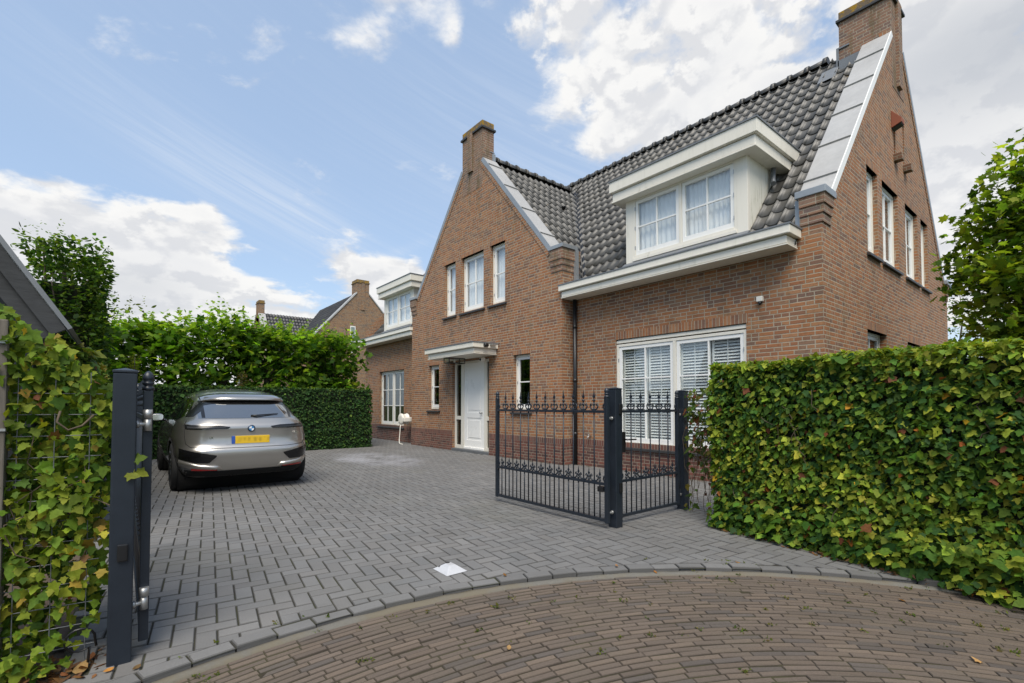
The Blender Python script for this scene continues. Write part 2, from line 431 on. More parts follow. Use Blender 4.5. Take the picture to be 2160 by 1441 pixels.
# interior floors keep the rooms dark
parts('interior_partition', M_dark, house, [(UW+.3, UE-.3, VR+1.6, VR+1.7, 0, 2.74), (-13.7, -7.5, VG+1.3, VG+1.4, 0, 2.74), (-12.3, -9.0, VG+1.3, VG+1.4, 2.86, 5.6), (UE-2.0, UE-1.9, VR+1.8, VB-.3, 0, 2.74), (UE-2.0, UE-1.9, 9.6, 14.2, 2.86, 5.4), (UW+.3, UE-.3, VR+.3, VB-.3, 2.75, 2.85)])

# plinth of darker brick, rowlock band on top
def plinth(tf, runs):
    parts('plinth', M_plinth, house, [(x0, x1, 0, .008, -.05, .44) for x0, x1 in runs], tf); parts('plinth_band', M_plrow, house, [(x0, x1, 0, .011, .44, .55) for x0, x1 in runs], tf)
plinth(TF_G, [(-14.03, -11.585), (-9.845, -7.222)]); plinth(TF_R, [(-7.221, UE+.012)]); plinth(TF_R, [(UW, -14.03)]); plinth(TF_E, [(VR-.004, VB)])
mb = MB(); mb.box(-7.23, -7.222, VG-.008, VR-.01, -.05, .44); mb.build('plinth', M_plinth, house)
mb = MB(); mb.box(-7.23, -7.219, VG-.011, VR-.012, .44, .55)
# rowlock on a side face uses its own depth coordinate
mb.build('plinth_band', M_plrow, house)
def lintel(tf, lst, h=.105, ext=.03):
    parts('lintel', M_rowlock, house, [(a0-ext, a1+ext, -.10, .004, z1, z1+h) for a0, a1, z0, z1 in lst], tf)
lintel(TF_G, G_UP); lintel(TF_G, G_LO); lintel(TF_R, R_W, .15); lintel(TF_R, L_W, .12); lintel(TF_E, E_UP, .12); lintel(TF_E, E_LO, .13)
# raking brick course under the flashing on the gables
def rake(tf, p, q):
    (a, z), (c, w) = p, q; d = Vector((c-a, w-z)).normalized(); n = Vector((d.y, -d.x))*(1 if d.x < 0 else -1)
    if n.y > 0: n = -n
    mb = MB(); mb.tf = tf; pts = [Vector((a, z)), Vector((c, w)), Vector((c, w))+n*.11, Vector((a, z))+n*.11]
    mb.prism([(k.x, .001, k.y) for k in pts], (0, .012, 0)); o = mb.build('raking_course', M_brick, house)
rake(TF_G, (-7.58, 4.60), (-10.17, 7.68)); rake(TF_G, (-13.67, 4.60), (-11.07, 7.68)); rake(TF_E, (7.91, 4.21), (11.42, 8.38)); rake(TF_E, (15.69, 4.21), (12.18, 8.38))
# corbelled kneelers
def kneel(boxes):
    mb = MB()
    for b_ in boxes: mb.box(*b_)
    mb.build('kneeler', M_bricks, house)
st = [(4.14, 4.265, .018), (4.265, 4.39, .036), (4.39, 4.62, .054)]
kneel([(-7.55-p*.2, -7.23+p, VG-p, VR+.2-p*.1, z0, z1) for z0, z1, p in st])
kneel([(-14.02-p, -13.70+p*.2, VG-p, VR+.2, z0, z1) for z0, z1, p in st])
st = [(3.84, 3.965, .018), (3.965, 4.09, .036), (4.09, 4.23, .054)]
kneel([(-2.72+p*.1, UE+p, VR-p, 7.88+p*.2, z0, z1) for z0, z1, p in st])
kneel([(-2.72, UE+p, 15.72-p*.2, VB+p, z0, z1) for z0, z1, p in st])

# zinc flashing on top of the gable parapets
def flash_box(name, fn, m, **kw):
    mb = MB(); fn(mb); return mb.build(name, m, house, **kw)
def slope_flash(axis, lo, hi, a_edge, w):
    """slab along the slope from lo to hi; axis 'G': slope in x, slab from y=a_edge inward; 'E': slope in y, slab from x=a_edge inward"""
    (p0, z0), (p1, z1) = lo, hi; d = Vector((p1-p0, z1-z0)); L = d.length; d.normalize(); n = Vector((-d.y, d.x)); n = n if n.y > 0 else -n
    def P(s, h): q = Vector((p0, z0))+d*s+n*h; return q.x, q.y
    def pt(s, h, k): x, z = P(s, h); return (x, a_edge+k, z) if axis == 'G' else (a_edge-k, x, z)
    top = MB(); top.prism([pt(0, 0, 0), pt(L, 0, 0), pt(L, .045, 0), pt(0, .045, 0)], tuple(Vector(pt(0, 0, w))-Vector(pt(0, 0, 0))))
    o = top.build('roof_flashing', M_zincb, house, bevel=.006)
    edge = MB(); edge.prism([pt(-.02, -.055, -.018), pt(L, -.055, -.018), pt(L, .052, -.018), pt(-.02, .052, -.018)], tuple(Vector(pt(0, 0, .0))-Vector(pt(0, 0, -.017))))
    edge.build('flashing_edge', M_white if axis == 'E' and p0 < 11 else M_zinc, o)
    k = .62
    while k < L-.3:
        rib = MB(); rib.prism([pt(k-.012, .045, .0), pt(k+.012, .045, .0), pt(k+.012, .072, .0), pt(k-.012, .072, .0)], tuple(Vector(pt(0, 0, w))-Vector(pt(0, 0, 0)))); k += 1.02; rib.build('flashing_seam', M_zincb, o)
slope_flash('G', (-7.56, 4.64), (-10.15, 7.72), VG, .44); slope_flash('G', (-13.69, 4.64), (-11.09, 7.72), VG, .44)
slope_flash('E', (7.89, 4.25), (11.4, 8.42), UE, .46); slope_flash('E', (15.71, 4.25), (12.2, 8.42), UE, .46)
parts('kneeler_cap', M_zinc, house, [(-7.60, -7.15, VG-.075, 7.66, 4.62, 4.70), (-14.1, -13.65, VG-.075, 7.66, 4.62, 4.70), (-2.76, UE+.075, VR-.075, 7.94, 4.23, 4.33), (-2.76, UE+.075, 15.66, VB+.075, 4.23, 4.33)], bevel=.008)
parts('corner_flashing', M_zinc, house, [(-7.21, -7.13, 7.585, 7.66, 3.8, 4.62), (-2.79, -2.725, 7.59, 7.9, 3.8, 4.24)])

# chimneys
def chimney(x0, x1, y0, y1, zb, zt, pil, mcap=M_cap):
    mb = MB(); mb.box(x0, x1, y0, y1, zb, zt); mb.box(*pil); o = mb.build('chimney', M_bricks, house)
    l = MB(); l.box(x0-.045, x1+.045, y0-.045, y1+.045, zt, zt+.055); l.build('chimney_ledge', M_stone, o, bevel=.01)
    c = MB(); c.box(x0-.004, x1+.004, y0-.004, y1+.004, zt+.055, zt+.22); c.build('chimney_cap', mcap, o, bevel=.012); return o
cg = chimney(-11.092, -10.148, VG-.004, 7.62, 7.0, 8.55, (-10.78, -10.56, VG-.055, VG-.004, 7.55, 8.61))
ce = chimney(-3.30, UE+.006, 11.39, 12.21, 7.4, 9.16, (UE+.006, UE+.058, 11.69, 11.91, 7.5, 9.22))
mb = MB(); mb.box(-3.32, -2.86, 11.36, 11.39, 8.05, 8.36); mb.box(-3.345, -3.30, 11.36, 11.9, 8.0, 8.62); mb.box(-3.345, -3.12, 11.365, 11.39, 8.60, 8.635)
mb.poly([(-3.62, 11.10, zmain(11.10)+.085), (-3.30, 11.10, zmain(11.10)+.085), (-3.30, 11.40, zmain(11.40)+.10), (-3.62, 11.40, zmain(11.40)+.10)])
mb.build('chimney_flashing', M_lead, ce)
mb = MB(); mb.box(-10.147, -10.12, 7.56, 7.66, 7.7, 7.95); mb.box(-10.147, -10.135, 7.5, 7.64, 7.98, 8.0); mb.build('chimney_flashing', M_zinc, cg)
mb = MB(); mb.box(-2.90, -2.80, 11.355, 11.39, 8.40, 8.46); mb.box(-2.62, -2.5, 11.355, 11.39, 8.44, 8.50); mb.build('flashing_brick', M_rowlock, ce)

# tiled roofs: S-shaped pantiles
def tile_field(o, ac, up, nt, nr, tw=.212, tl=.345, cuts=(), seed=1, ns=10):
    rg = np.random.default_rng(seed); o, ac, up = Vector(o), Vector(ac).normalized(), Vector(up).normalized()
    nm = ac.cross(up); nm = nm if nm.z > 0 else -nm
    prof = []
    for k in range(ns+1):
        t = k/ns
        prof.append(.058*math.exp(-(abs(t-.17)/.105)**2.4)+.014*math.exp(-((t-1.0)/.07)**2)-.006*math.sin(math.pi*min(max((t-.4)/.6, 0), 1)))
    vs, fs, cols = [], [], []
    for r in range(nr):
        for t in range(nt):
            dz = rg.normal(0, .0025); c = rg.normal(1, .14); c = float(np.clip(c, .6, 1.45)); sk = rg.normal(0, .003)
            b0 = len(vs)
            for (s, lift) in ((r*tl-.03, -.004), (r*tl-.03+sk, .020), ((r+1)*tl-.002, .001)):
                for k in range(ns+1):
                    vs.append(o+ac*((t+k/ns)*tw)+up*s+nm*(prof[k]+lift+dz))
            for row in (0, 1):
                for k in range(ns):
                    a = b0+row*(ns+1)+k; fs.append((a, a+1, a+ns+2, a+ns+1))
                    cols.append((c*.9, c*.9, c*.88) if row == 0 else (c, c*.99, c*.97))
    me = bpy.data.meshes.new('tiles'); me.from_pydata([tuple(v) for v in vs], [], fs)
    at = me.attributes.new('Col', 'FLOAT_COLOR', 'FACE'); at.data.foreach_set('color', np.array([(*c, 1) for c in cols], np.float32).ravel())
    me.polygons.foreach_set('use_smooth', [(i // ns) % 2 == 1 for i in range(len(fs))])
    bm = bmesh.new(); bm.from_mesh(me)
    for co, no in cuts:
        bmesh.ops.bisect_plane(bm, geom=bm.verts[:]+bm.edges[:]+bm.faces[:], plane_co=co, plane_no=no, clear_outer=True)
    bm.to_mesh(me); bm.free(); return me
def add_tiles(me, name, parent, m=None):
    me.transform(Matrix.Translation(-(parent.location if parent.parent is None else parent.parent.location)))
    me.materials.append(m or M_tile); me.name = name
    o = bpy.data.objects.new(name, me); COL.objects.link(o); o.parent = parent; return o
q2 = math.sqrt(.5)
KV = .66
s_ = math.sqrt(1+SL*SL); UPF = (0, 1/s_, SL/s_)
v0 = 7.50
t1 = tile_field((-11.0, v0, zmain(v0)), (1, 0, 0), UPF, 40, 20, cuts=[((-2.735, 0, 0), (1, 0, 0)), ((KV-11, 11, 0), (-q2, -q2, 0)), ((0, 11.78, 0), (0, 1, 0))], seed=2)
t2 = tile_field((-18.5, v0, zmain(v0)), (1, 0, 0), UPF, 42, 20, cuts=[((-10.62, 0, 0), (1, 0, 0)), ((-21.24-KV+11, 11, 0), (q2, -q2, 0)), ((0, 11.78, 0), (0, 1, 0))], seed=3)
add_tiles(t1, 'roof', house); add_tiles(t2, 'roof', house)
ue = -7.05+.35
t3 = tile_field((ue, 7.66, zcross(ue)), (0, 1, 0), (-1/s_, 0, SL/s_), 17, 17, cuts=[((KV-11, 11, 0), (q2, q2, 0)), ((-10.60, 0, 0), (-1, 0, 0)), ((-6.9, 0, zcross(-6.9)-.06), (0, 0, -1))], seed=4)
add_tiles(t3, 'cross_roof', house)
mb = MB(); mb.poly([(-10.62, 7.3, 8.05), (-10.62, 11.3, 8.05), (-14.4, 7.5, zcross(-14.4)), (-14.4, 7.3, zcross(-14.4))])
mb.poly([(UW, 11.8, 8.66), (UE-.05, 11.8, 8.66), (UE-.05, 16.2, zmain(16.2)), (UW, 16.2, zmain(16.2))])
mb.poly([(UW+.05, 7.6, zmain(7.6)-.06), (UE-.3, 7.6, zmain(7.6)-.06), (UE-.3, 11.8, 8.60), (UW+.05, 11.8, 8.60)])
o = mb.build('roof_deck', M_tile2, house, recalc=False)
def ridge(p, q, name='ridge_tiles', step=.36):
    p, q = Vector(p), Vector(q); L = (q-p).length; d = (q-p).normalized(); side = d.cross(Vector((0, 0, 1))); mb = MB(); n = int(L/step)
    for k in range(n):
        for (a, b_, r0, r1) in ((0, .9, .098, .108), (.84, 1.06, .135, .128)):
            ring = []
            for s, r in ((a, r0), (b_, r1)):
                c = p+d*((k+s)*step)+Vector((0, 0, random.gauss(0, .003)))
                ring.append(mb.V([tuple(c+side*(r*math.cos(w))+Vector((0, 0, r*math.sin(w)*.9))) for w in [math.pi*(-.12+1.24*j/9) for j in range(10)]]))
            mb.smooth = True
            for j in range(9): mb.F((ring[0]+j, ring[0]+j+1, ring[1]+j+1, ring[1]+j))
            mb.smooth = False
            mb.F([ring[1]+j for j in range(10)]); mb.F([ring[0]+j for j in range(9, -1, -1)])
    o = mb.build(name, M_tile, house); at = o.data.attributes.new('Col', 'FLOAT_COLOR', 'FACE')
    at.data.foreach_set('color', np.tile(np.array([.85, .85, .85, 1], np.float32), len(o.data.polygons))); return o
ridge((-18.4, 11.8, 8.70), (-3.3, 11.8, 8.70)); ridge((-10.62, 7.72, 8.08), (-10.62, 11.25, 8.08))
# valley gutter
mb = MB()
a, b_ = Vector((KV-7.62, 7.62, zmain(7.62)+.05)), Vector((KV-11.25, 11.25, zmain(11.25)+.06))
w = Vector((q2, q2, 0))*.07
mb.poly([a-w+Vector((0, 0, .05)), a, b_, b_-w+Vector((0, 0, .05))]); mb.poly([a+w+Vector((0, 0, .05)), a, b_, b_+w+Vector((0, 0, .05))])
mb.tube([a+Vector((0, 0, .03)), b_+Vector((0, 0, .03))], .018, 6)
mb.build('valley_gutter', M_black, house)
# roof vents
def vent(u, v, z, nx):
    mb = MB(); mb.lathe((u, v, z), [(.05, -.05), (.05, .07), (.062, .07), (.062, .10), (.02, .12)], 12); mb.build('roof_vent', M_dplastic, house)
vent(-4.55, 10.45, zmain(10.45)+.03, 0); vent(-7.25, 10.15, zmain(10.15)+.03, 0); vent(-9.5, 9.6, zcross(-9.5)+.03, 0)

# gutters
def gutter(x0, x1, xl0, xl1):
    g = MB(); g.box(xl0, xl1, 7.20, 7.56, 3.545, 3.65); g.box(xl0+.02, xl1-.03, 7.23, 7.56, 3.53, 3.67); g.box(x0, x1, 7.15, 7.56, 3.665, 3.785); g.box(xl0-.012, xl1+.012, 7.188, 7.55, 3.515, 3.535)
    o = g.build('gutter', M_cream, house, bevel=.006)
    e = MB(); e.box(x0-.012, x1+.012, 7.138, 7.60, 3.785, 3.808); e.build('gutter_edge', M_lead, o)
    s2 = MB(); s2.box(x0+.02, x1-.02, 7.146, 7.155, 3.672, 3.69); s2.build('gutter_trim', M_cream, o, bevel=.003)
    return o
gutter(-7.245, -2.70, -7.20, -2.76); gutter(-18.5, -13.985, -18.42, -14.03)
mb = MB(); mb.tube([(-7.10, 7.50, -.03), (-7.10, 7.50, 3.52)], .042, 14)
o = mb.build('downpipe', M_black, house)
mb = MB()
for z in (.62, 1.75, 2.9): mb.tube([(-7.10, 7.50, z), (-7.10, 7.50, z+.07)], .049, 14)
mb.build('pipe_clamp', M_dplastic, o)

# windows
def window(tf, a0, a1, z0, z1, ns=1, cols=1, rows=2, fill='curtain', rec=.09, parent=house, sill=True, glass=None, top=0., rows_h=None, name='window', deep=False, brk=True):
    t = inset(tf, rec)
    fr = MB(); fr.tf = t; F_ = .05
    if top: fr.box(a0, a1, -.07, -.002, z1-top, z1-.018); fr.box(a0, a1, -.08, -.03, z1-.02, z1); zt = z1-top-.022
    else: zt = z1
    fr.box(a0, a0+F_, -.07, 0, z0, zt); fr.box(a1-F_, a1, -.07, 0, z0, zt); fr.box(a0+F_, a1-F_, -.07, 0, zt-F_, zt); fr.box(a0+F_, a1-F_, -.07, .006, z0, z0+F_)
    W = (a1-a0-2*F_-(ns-1)*.06)/ns
    for k in range(ns-1): x = a0+F_+(k+1)*W+k*.06; fr.box(x, x+.06, -.07, -.001, z0+F_, zt-F_)
    fo = fr.build(name, M_cream, parent, bevel=.004)
    sub = parent if deep else fo
    ds = deep and parent or fo
    for k in range(ns):
        x0 = a0+F_+k*(W+.06)+.004; x1 = x0+W-.008; y0 = z0+F_+.004; y1 = zt-F_-.004; s = .058; sb = .085
        sh = MB(); sh.tf = t
        sh.box(x0, x0+s, -.062, -.014, y0, y1); sh.box(x1-s, x1, -.062, -.014, y0, y1); sh.box(x0+s, x1-s, -.062, -.014, y1-s, y1); sh.box(x0+s, x1-s, -.062, -.014, y0, y0+sb)
        iw = x1-x0-2*s; ih = y1-y0-s-sb
        for c in range(1, cols): x = x0+s+iw*c/cols; sh.box(x-.013, x+.013, -.05, -.016, y0+sb, y1-s)
        for r in range(1, rows): z = y0+sb+ih*r/rows; sh.box(x0+s, x1-s, -.0505, -.0155, z-.013, z+.013)
        sh.build('sash', M_white, fo, bevel=.003)
        g = MB(); g.tf = t; g.box(x0+s-.005, x1-s+.005, -.042, -.036, y0+sb-.005, y1-s+.005); g.build('pane', glass or M_glass, fo)
        if W > .3:
            for zz in (.14, .5, .86): hg = MB(); hg.tf = t; z = y0+(y1-y0)*zz; hg.box(x0-.012 if k == 0 else x1-.002, x0+.002 if k == 0 else x1+.012, -.03, .004, z-.035, z+.035); hg.build('hinge', M_galv, fo)
    if fill == 'curtain' or fill == 'drape':
        c = MB(); c.tf = t; n = int((a1-a0)/.012); pts = []
        for i in range(n+1):
            x = a0+.02+(a1-a0-.04)*i/n; d = -.13+.016*math.sin(i*.80+1.3*math.sin(i*.17))
            pts.append((x, d))
        i0 = c.V([(x, d, z0+.01) for x, d in pts]); i1 = c.V([(x, d*.97, z1-.01) for x, d in pts]); c.smooth = True
        for i in range(n):
            if fill == 'drape' and .22 < i/n < .78: continue
            c.F((i0+i, i0+i+1, i1+i+1, i1+i))
        c.build('curtain', M_cloth if fill == 'curtain' else M_drape, fo, recalc=False)
        if fill == 'curtain':
            b2 = MB(); b2.tf = t; b2.box(a0+.01, a1-.01, -.32, -.31, z0, z1); b2.build('room_backing', M_blind, fo)
    if fill == 'blind':
        for k in range(ns):
            x0 = a0+F_+k*(W+.06); x1 = x0+W; nb = int((zt-z0)/.052)
            for h in range(2):
                b_ = MB(); b_.tf = t; xa = x0+.03+h*(W-.03)/2; xb = xa+(W-.09)/2
                b_.box(xa, xa+.035, -.145, -.115, z0+.05, zt-.04); b_.box(xb-.035, xb, -.145, -.115, z0+.05, zt-.04); b_.box(xa+.035, xb-.035, -.143, -.117, z0+.05, z0+.12); b_.box(xa+.035, xb-.035, -.143, -.117, zt-.11, zt-.04)
                b_.box((xa+xb)/2-.006, (xa+xb)/2+.006, -.105, -.098, z0+.1, zt-.08)
                for j in range(nb-1):
                    z = z0+.14+j*.052
                    if z > zt-.13: break
                    b_.prism([(xa+.037, -.150, z+.016), (xa+.037, -.112, z-.017), (xa+.037, -.112, z-.010), (xa+.037, -.150, z+.023)], (xb-xa-.074, 0, 0))
                b_.build('shutter_blind', M_blind, fo)
    if sill:
        s = MB(); s.tf = tf; x = a0-.07
        n = max(2, round((a1-a0+.14)/.115)); w = (a1-a0+.14)/n
        for k in range(n): s.prism([(x+k*w+.003, -.12, z0-.012), (x+k*w+.003, .055, z0-.052), (x+k*w+.003, .055, z0-.095), (x+k*w+.003, -.12, z0-.07)], (w-.006, 0, 0))
        s.build('window_sill', M_stone, fo, bevel=.004)
    return fo
for i, w in enumerate(G_UP): window(TF_G, w[0], w[1], w[2]+.02, w[3], 1, 2 if i == 1 else 1, 2)
for w in G_LO: window(TF_G, w[0], w[1], w[2]+.02, w[3], 1, 1, 2, fill='drape', glass=M_glassd)
window(TF_R, *R_W[0], ns=2, cols=2, rows=3, fill='blind', rec=.018, top=.075)
window(TF_R, *L_W[0], ns=2, cols=2, rows=3, fill='drape', rec=.09, glass=M_glassd)
for i, w in enumerate(E_UP): window(TF_E, *w, 1, 2 if i in (1, 2) else 1, 2, rec=.07)
for w in E_LO: window(TF_E, *w, 1, 2, 2, fill='drape', rec=.10, sill=True, glass=M_glassd)

# dormers
def dormer(x0, x1, fx0, fx1):
    v = 7.82; zb, zt = 4.085, 5.36
    d = MB()
    for a, b_ in ((x0, x0+.17), (x1-.18, x1)): d.box(a, b_, v-.002, v+.1, zb, zt)
    d.box(x0+.17, x1-.18, v+.005, v+.1, zt-.06, zt); d.box(x0+.17, x1-.18, v-.02, v+.1, zb+.01, zb+.07)
    o = d.build('dormer', M_cream, house, bevel=.005)
    for x, s in ((x0, 1), (x1, -1)):
        c = MB(); c.prism([(x+s*.002, v+.09, zb-.1), (x+s*.002, v+.09, zt), (x+s*.002, 9.15, zt), (x+s*.002, 8.9, zmain(8.9)-.1), (x+s*.002, 7.95, zmain(7.95)-.1)], (s*.05, 0, 0))
        c.build('dormer_cheek', M_cheek, o)
    f = MB(); f.box(fx0+.05, fx1-.05, 7.63, 9.3, 5.36, 5.508); f.box(fx0+.08, fx1-.08, 7.66, 9.3, 5.35, 5.54); f.box(fx0, fx1, 7.58, 9.4, 5.53, 5.74); f.box(fx0+.036, fx1-.036, 7.616, 9.3, 5.325, 5.352); f.box(fx0+.02, fx1-.02, 7.60, 9.3, 5.52, 5.545)
    f.build('dormer_fascia', M_cream, o, bevel=.006)
    e = MB(); e.box(fx0-.015, fx1+.015, 7.562, 9.45, 5.74, 5.765); e.build('dormer_roof', M_lead, o)
    window(lambda a, n, z: (a, v-n, z), x0+.17, x1-.18, zb+.07, zt-.02, 2, 2, 2, rec=.0, parent=o, sill=False)
    a = MB(); a.prism([(x0-.03, v+.03, zb-.004), (x0-.03, v-.03, zb-.006), (x0-.03, v-.26, zb-.20), (x0-.03, v-.26, zb-.25), (x0-.03, v+.03, zb-.05)], (x1-x0+.06, 0, 0)); a.build('dormer_apron', M_lead, o, bevel=.01)
    return o
d1 = dormer(-5.99, -3.57, -6.22, -3.31); d2 = dormer(-17.42, -15.03, -17.60, -14.80)
mb = MB(); mb.tube([(-3.50, 8.62, 5.34), (-3.50, 8.60, 5.12), (-3.46, 8.52, 5.02)], .042, 12); mb.build('dormer_downpipe', M_lead, d1)
mb = MB(); mb.lathe((-3.46, 8.46, 4.98), [(.05, 0), (.03, .02)], 8); 

# front door with side lights
td = inset(TF_G, .08)
dr = MB(); dr.tf = td
A0, A1 = -11.58, -9.85; zt = 2.46
for a, b_ in ((A0, A0+.06), (-11.26, -11.12), (-10.17, -10.06), (A1-.05, A1)): dr.box(a, b_, -.08, 0, .07, zt)
for a, b_ in ((A0+.06, -11.26), (-10.06, A1-.05)):
    dr.box(a, b_, -.07, -.003, .07, .16); dr.box(a, b_, -.07, -.003, .86, .96); dr.box(a, b_, -.07, -.003, zt-.07, zt)
dr.box(-11.12, -10.17, -.08, -.002, zt-.06, zt)
door = dr.build('door_frame', M_cream, house, bevel=.004)
for a, b_ in ((A0+.06, -11.26), (-10.06, A1-.05)): parts('side_light', M_glassd, door, [(a, b_, -.045, -.04, .15, .87), (a, b_, -.045, -.04, .95, zt-.06)], td)
lf = MB(); lf.tf = td
x0, x1 = -11.115, -10.175
lf.box(x0, x1, -.07, -.028, .075, zt-.062)
def frame(x0, x1, z0, z1, n0, n1, w):
    lf.box(x0, x0+w, n0, n1, z0, z1); lf.box(x1-w, x1, n0, n1, z0, z1); lf.box(x0+w, x1-w, n0, n1, z1-w, z1); lf.box(x0+w, x1-w, n0, n1, z0, z0+w)
lf.box(x0, x0+.13, -.028, -.015, .12, zt-.062); lf.box(x1-.13, x1, -.028, -.015, .12, zt-.062); lf.box(x0+.13, x1-.13, -.028, -.015, zt-.20, zt-.062); lf.box(x0+.13, x1-.13, -.028, -.015, .92, 1.06); lf.box(x0+.13, x1-.13, -.028, -.015, .12, .32)
lf.box(x0+.2, x1-.2, -.028, -.018, 1.13, zt-.27); lf.box(x0+.2, x1-.2, -.028, -.018, .39, .85); lf.box(x0, x1, -.03, .012, .075, .13)
df = lf.build('door', M_door, house, bevel=.008, seg=3)
k = MB(); k.tf = td; k.lathe((-10.28, -.015, 1.06), [(.022, 0), (.012, .02), (.012, .035), (.03, .045), (.033, .06), (.02, .075)], 14, 'y'); k.build('door_handle', M_galv, df)
s = MB(); s.box(A0-.01, A1+.01, VG-.03, VG+.2, -.03, .07); s.build('door_step', M_dstone, house, bevel=.01)

# door canopy
c = MB(); c.box(-11.74, -9.535, 6.565, VG-.001, 2.538, 2.64); c.box(-11.71, -9.56, 6.595, VG-.001, 2.52, 2.67); c.box(-11.83, -9.47, 6.50, VG-.001, 2.66, 2.775); c.box(-11.752, -9.523, 6.553, VG-.001, 2.508, 2.53); c.box(-11.80, -9.50, 6.53, VG-.001, 2.65, 2.672)
can = c.build('door_canopy', M_cream, house, bevel=.006)
e = MB(); e.box(-11.845, -9.455, 6.485, VG-.001, 2.775, 2.797); e.build('canopy_roof', M_lead, can)
# vent hood and corbels of the side gable
mb = MB(); mb.prism([(UE+.001, 11.25, 6.52), (UE+.16, 11.25, 6.58), (UE+.16, 11.25, 6.66), (UE+.001, 11.25, 6.86)], (0, .20, 0))
vh = mb.build('vent_hood', plain('terracotta', (.23, .065, .03), .7), house, bevel=.006)
mb = MB(); mb.prism([(UE+.01, 11.27, 6.515), (UE+.150, 11.27, 6.570), (UE+.150, 11.27, 6.560), (UE+.01, 11.27, 6.50)], (0, .16, 0)); mb.build('vent_opening', M_black, vh)
mb = MB()
for a in (11.465, 12.145): mb = MB(); mb.prism([(UE, a-.11, 6.05), (UE, a+.11, 6.05), (UE, a+.08, 5.93), (UE, a-.08, 5.93)], (.13, 0, 0)); mb.build('corbel_block', M_bricks, house, bevel=.008)

# things fixed to the house
lan = empty('ceiling_lantern', (-10.9, 6.85, 2.508), 'black framed glass lantern hanging under the door canopy', 'lantern')
mb = MB(); x0, x1, y0, y1, z0, z1 = -11.02, -10.74, 6.62, 7.12, 2.365, 2.505
for x in (x0, x1-.016):
    for y in (y0, y1-.016): mb.box(x, x+.016, y, y+.016, z0, z1)
for z in (z0, z1-.016):
    for y in (y0, y1-.016): mb.box(x0+.016, x1-.016, y, y+.016, z, z+.016)
    for x in (x0, x1-.016): mb.box(x, x+.016, y0+.016, y1-.016, z, z+.016)
mb.box(x0+.01, x1-.01, y0+.01, y1-.01, z1-.012, z1-.002); mb.build('lantern_frame', M_black, lan)
mb = MB(); mb.box(x0+.006, x1-.006, y0+.006, y1-.006, z0+.008, z1-.014); mb.build('lantern_glass', M_glass, lan)
mb = MB(); mb.lathe((-10.88, 6.87, z0+.03), [(.02, 0), (.03, .03), (.03, .06), (.015, .09)], 10); mb.build('lantern_bulb', M_plastic, lan)
cam_ = empty('security_camera', (-9.9, 7.1, 2.5), 'small white security camera under the door canopy', 'camera')
mb = MB(); mb.tube([(-9.9, 7.12, 2.505), (-9.9, 7.12, 2.46)], .022, 10); mb.box(-9.95, -9.85, 7.02, 7.14, 2.36, 2.46); mb.build('camera_body', M_plastic, cam_, bevel=.015)
mb = MB(); mb.lathe((-9.9, 7.018, 2.41), [(.03, 0), (.03, -.008), (.018, -.012)], 12, 'y'); mb.build('camera_lens', M_dplastic, cam_)
fl = empty('security_light', (-9.45, 7.0, 2.72), 'small black floodlight clipped to the end of the door canopy', 'floodlight')
mb = MB(); mb.tube([(-9.47, 7.02, 2.72), (-9.42, 6.98, 2.72)], .012, 6); mb.lathe((-9.43, 6.92, 2.72), [(.03, 0), (.045, -.02), (.05, -.10), (.04, -.12)], 12, 'y'); mb.build('lamp_head', M_dplastic, fl)
mb = MB(); mb.box(-9.455, -9.40, 7.0, 7.16, 2.73, 2.76); mb.build('lamp_bracket', M_galv, fl)
sn = empty('motion_sensor', (-3.28, VR, 2.85), 'small white sensor on the brick wall below the gutter', 'sensor')
mb = MB(); mb.box(-3.325, -3.235, VR-.07, VR-.001, 2.84, 2.92); mb.build('sensor_body', M_plastic, sn, bevel=.012)
mb = MB(); mb.lathe((-3.28, VR-.04, 2.84), [(.025, 0), (.025, -.03), (.01, -.05)], 12); mb.build('sensor_lens', M_dplastic, sn)
tp = empty('garden_tap', (-6.72, VR, .6), 'brass garden tap on the brick plinth behind the gate', 'tap')
mb = MB(); mb.tube([(-6.72, VR-.005, .62), (-6.72, VR-.09, .62), (-6.72, VR-.11, .57)], .013, 8); mb.tube([(-6.72, VR-.07, .62), (-6.72, VR-.07, .66)], .009, 8); mb.build('tap_body', M_galv, tp)
mb = MB(); mb.box(-6.76, -6.68, VR-.078, VR-.062, .66, .672); mb.build('tap_handle', M_galv, tp)
hr = empty('hose_reel', (-14.5, 7.3, .78), 'cream wall mounted hose reel beside the ground floor window', 'hose reel')
mb = MB(); mb.lathe((-14.55, 7.12, .80), [(.10, 0), (.175, .0), (.185, .02), (.185, .05), (.165, .06), (.165, .20), (.185, .21), (.185, .25), (.10, .26)], 28, 'y'); mb.build('reel_drum', M_plastic, hr)
mb = MB(); mb.box(-14.36, -14.24, 7.10, 7.56, .72, .86); mb.box(-14.40, -14.20, 7.5, 7.565, .55, .95); mb.build('reel_bracket', M_plastic, hr, bevel=.02)
mb = MB(); mb.tube([(-14.55, 7.14, .63), (-14.52, 7.10, .55), (-14.5, 7.08, .35), (-14.5, 7.06, .16), (-14.42, 7.02, .045), (-14.28, 6.98, .02), (-14.1, 6.98, .018)], .013, 8); mb.build('hose', M_plastic, hr)
mb = MB(); mb.tube([(-14.68, 7.1, .72), (-14.80, 7.1, .60), (-14.62, 7.1, .60)], .012, 8); mb.build('reel_crank', M_plastic, hr)
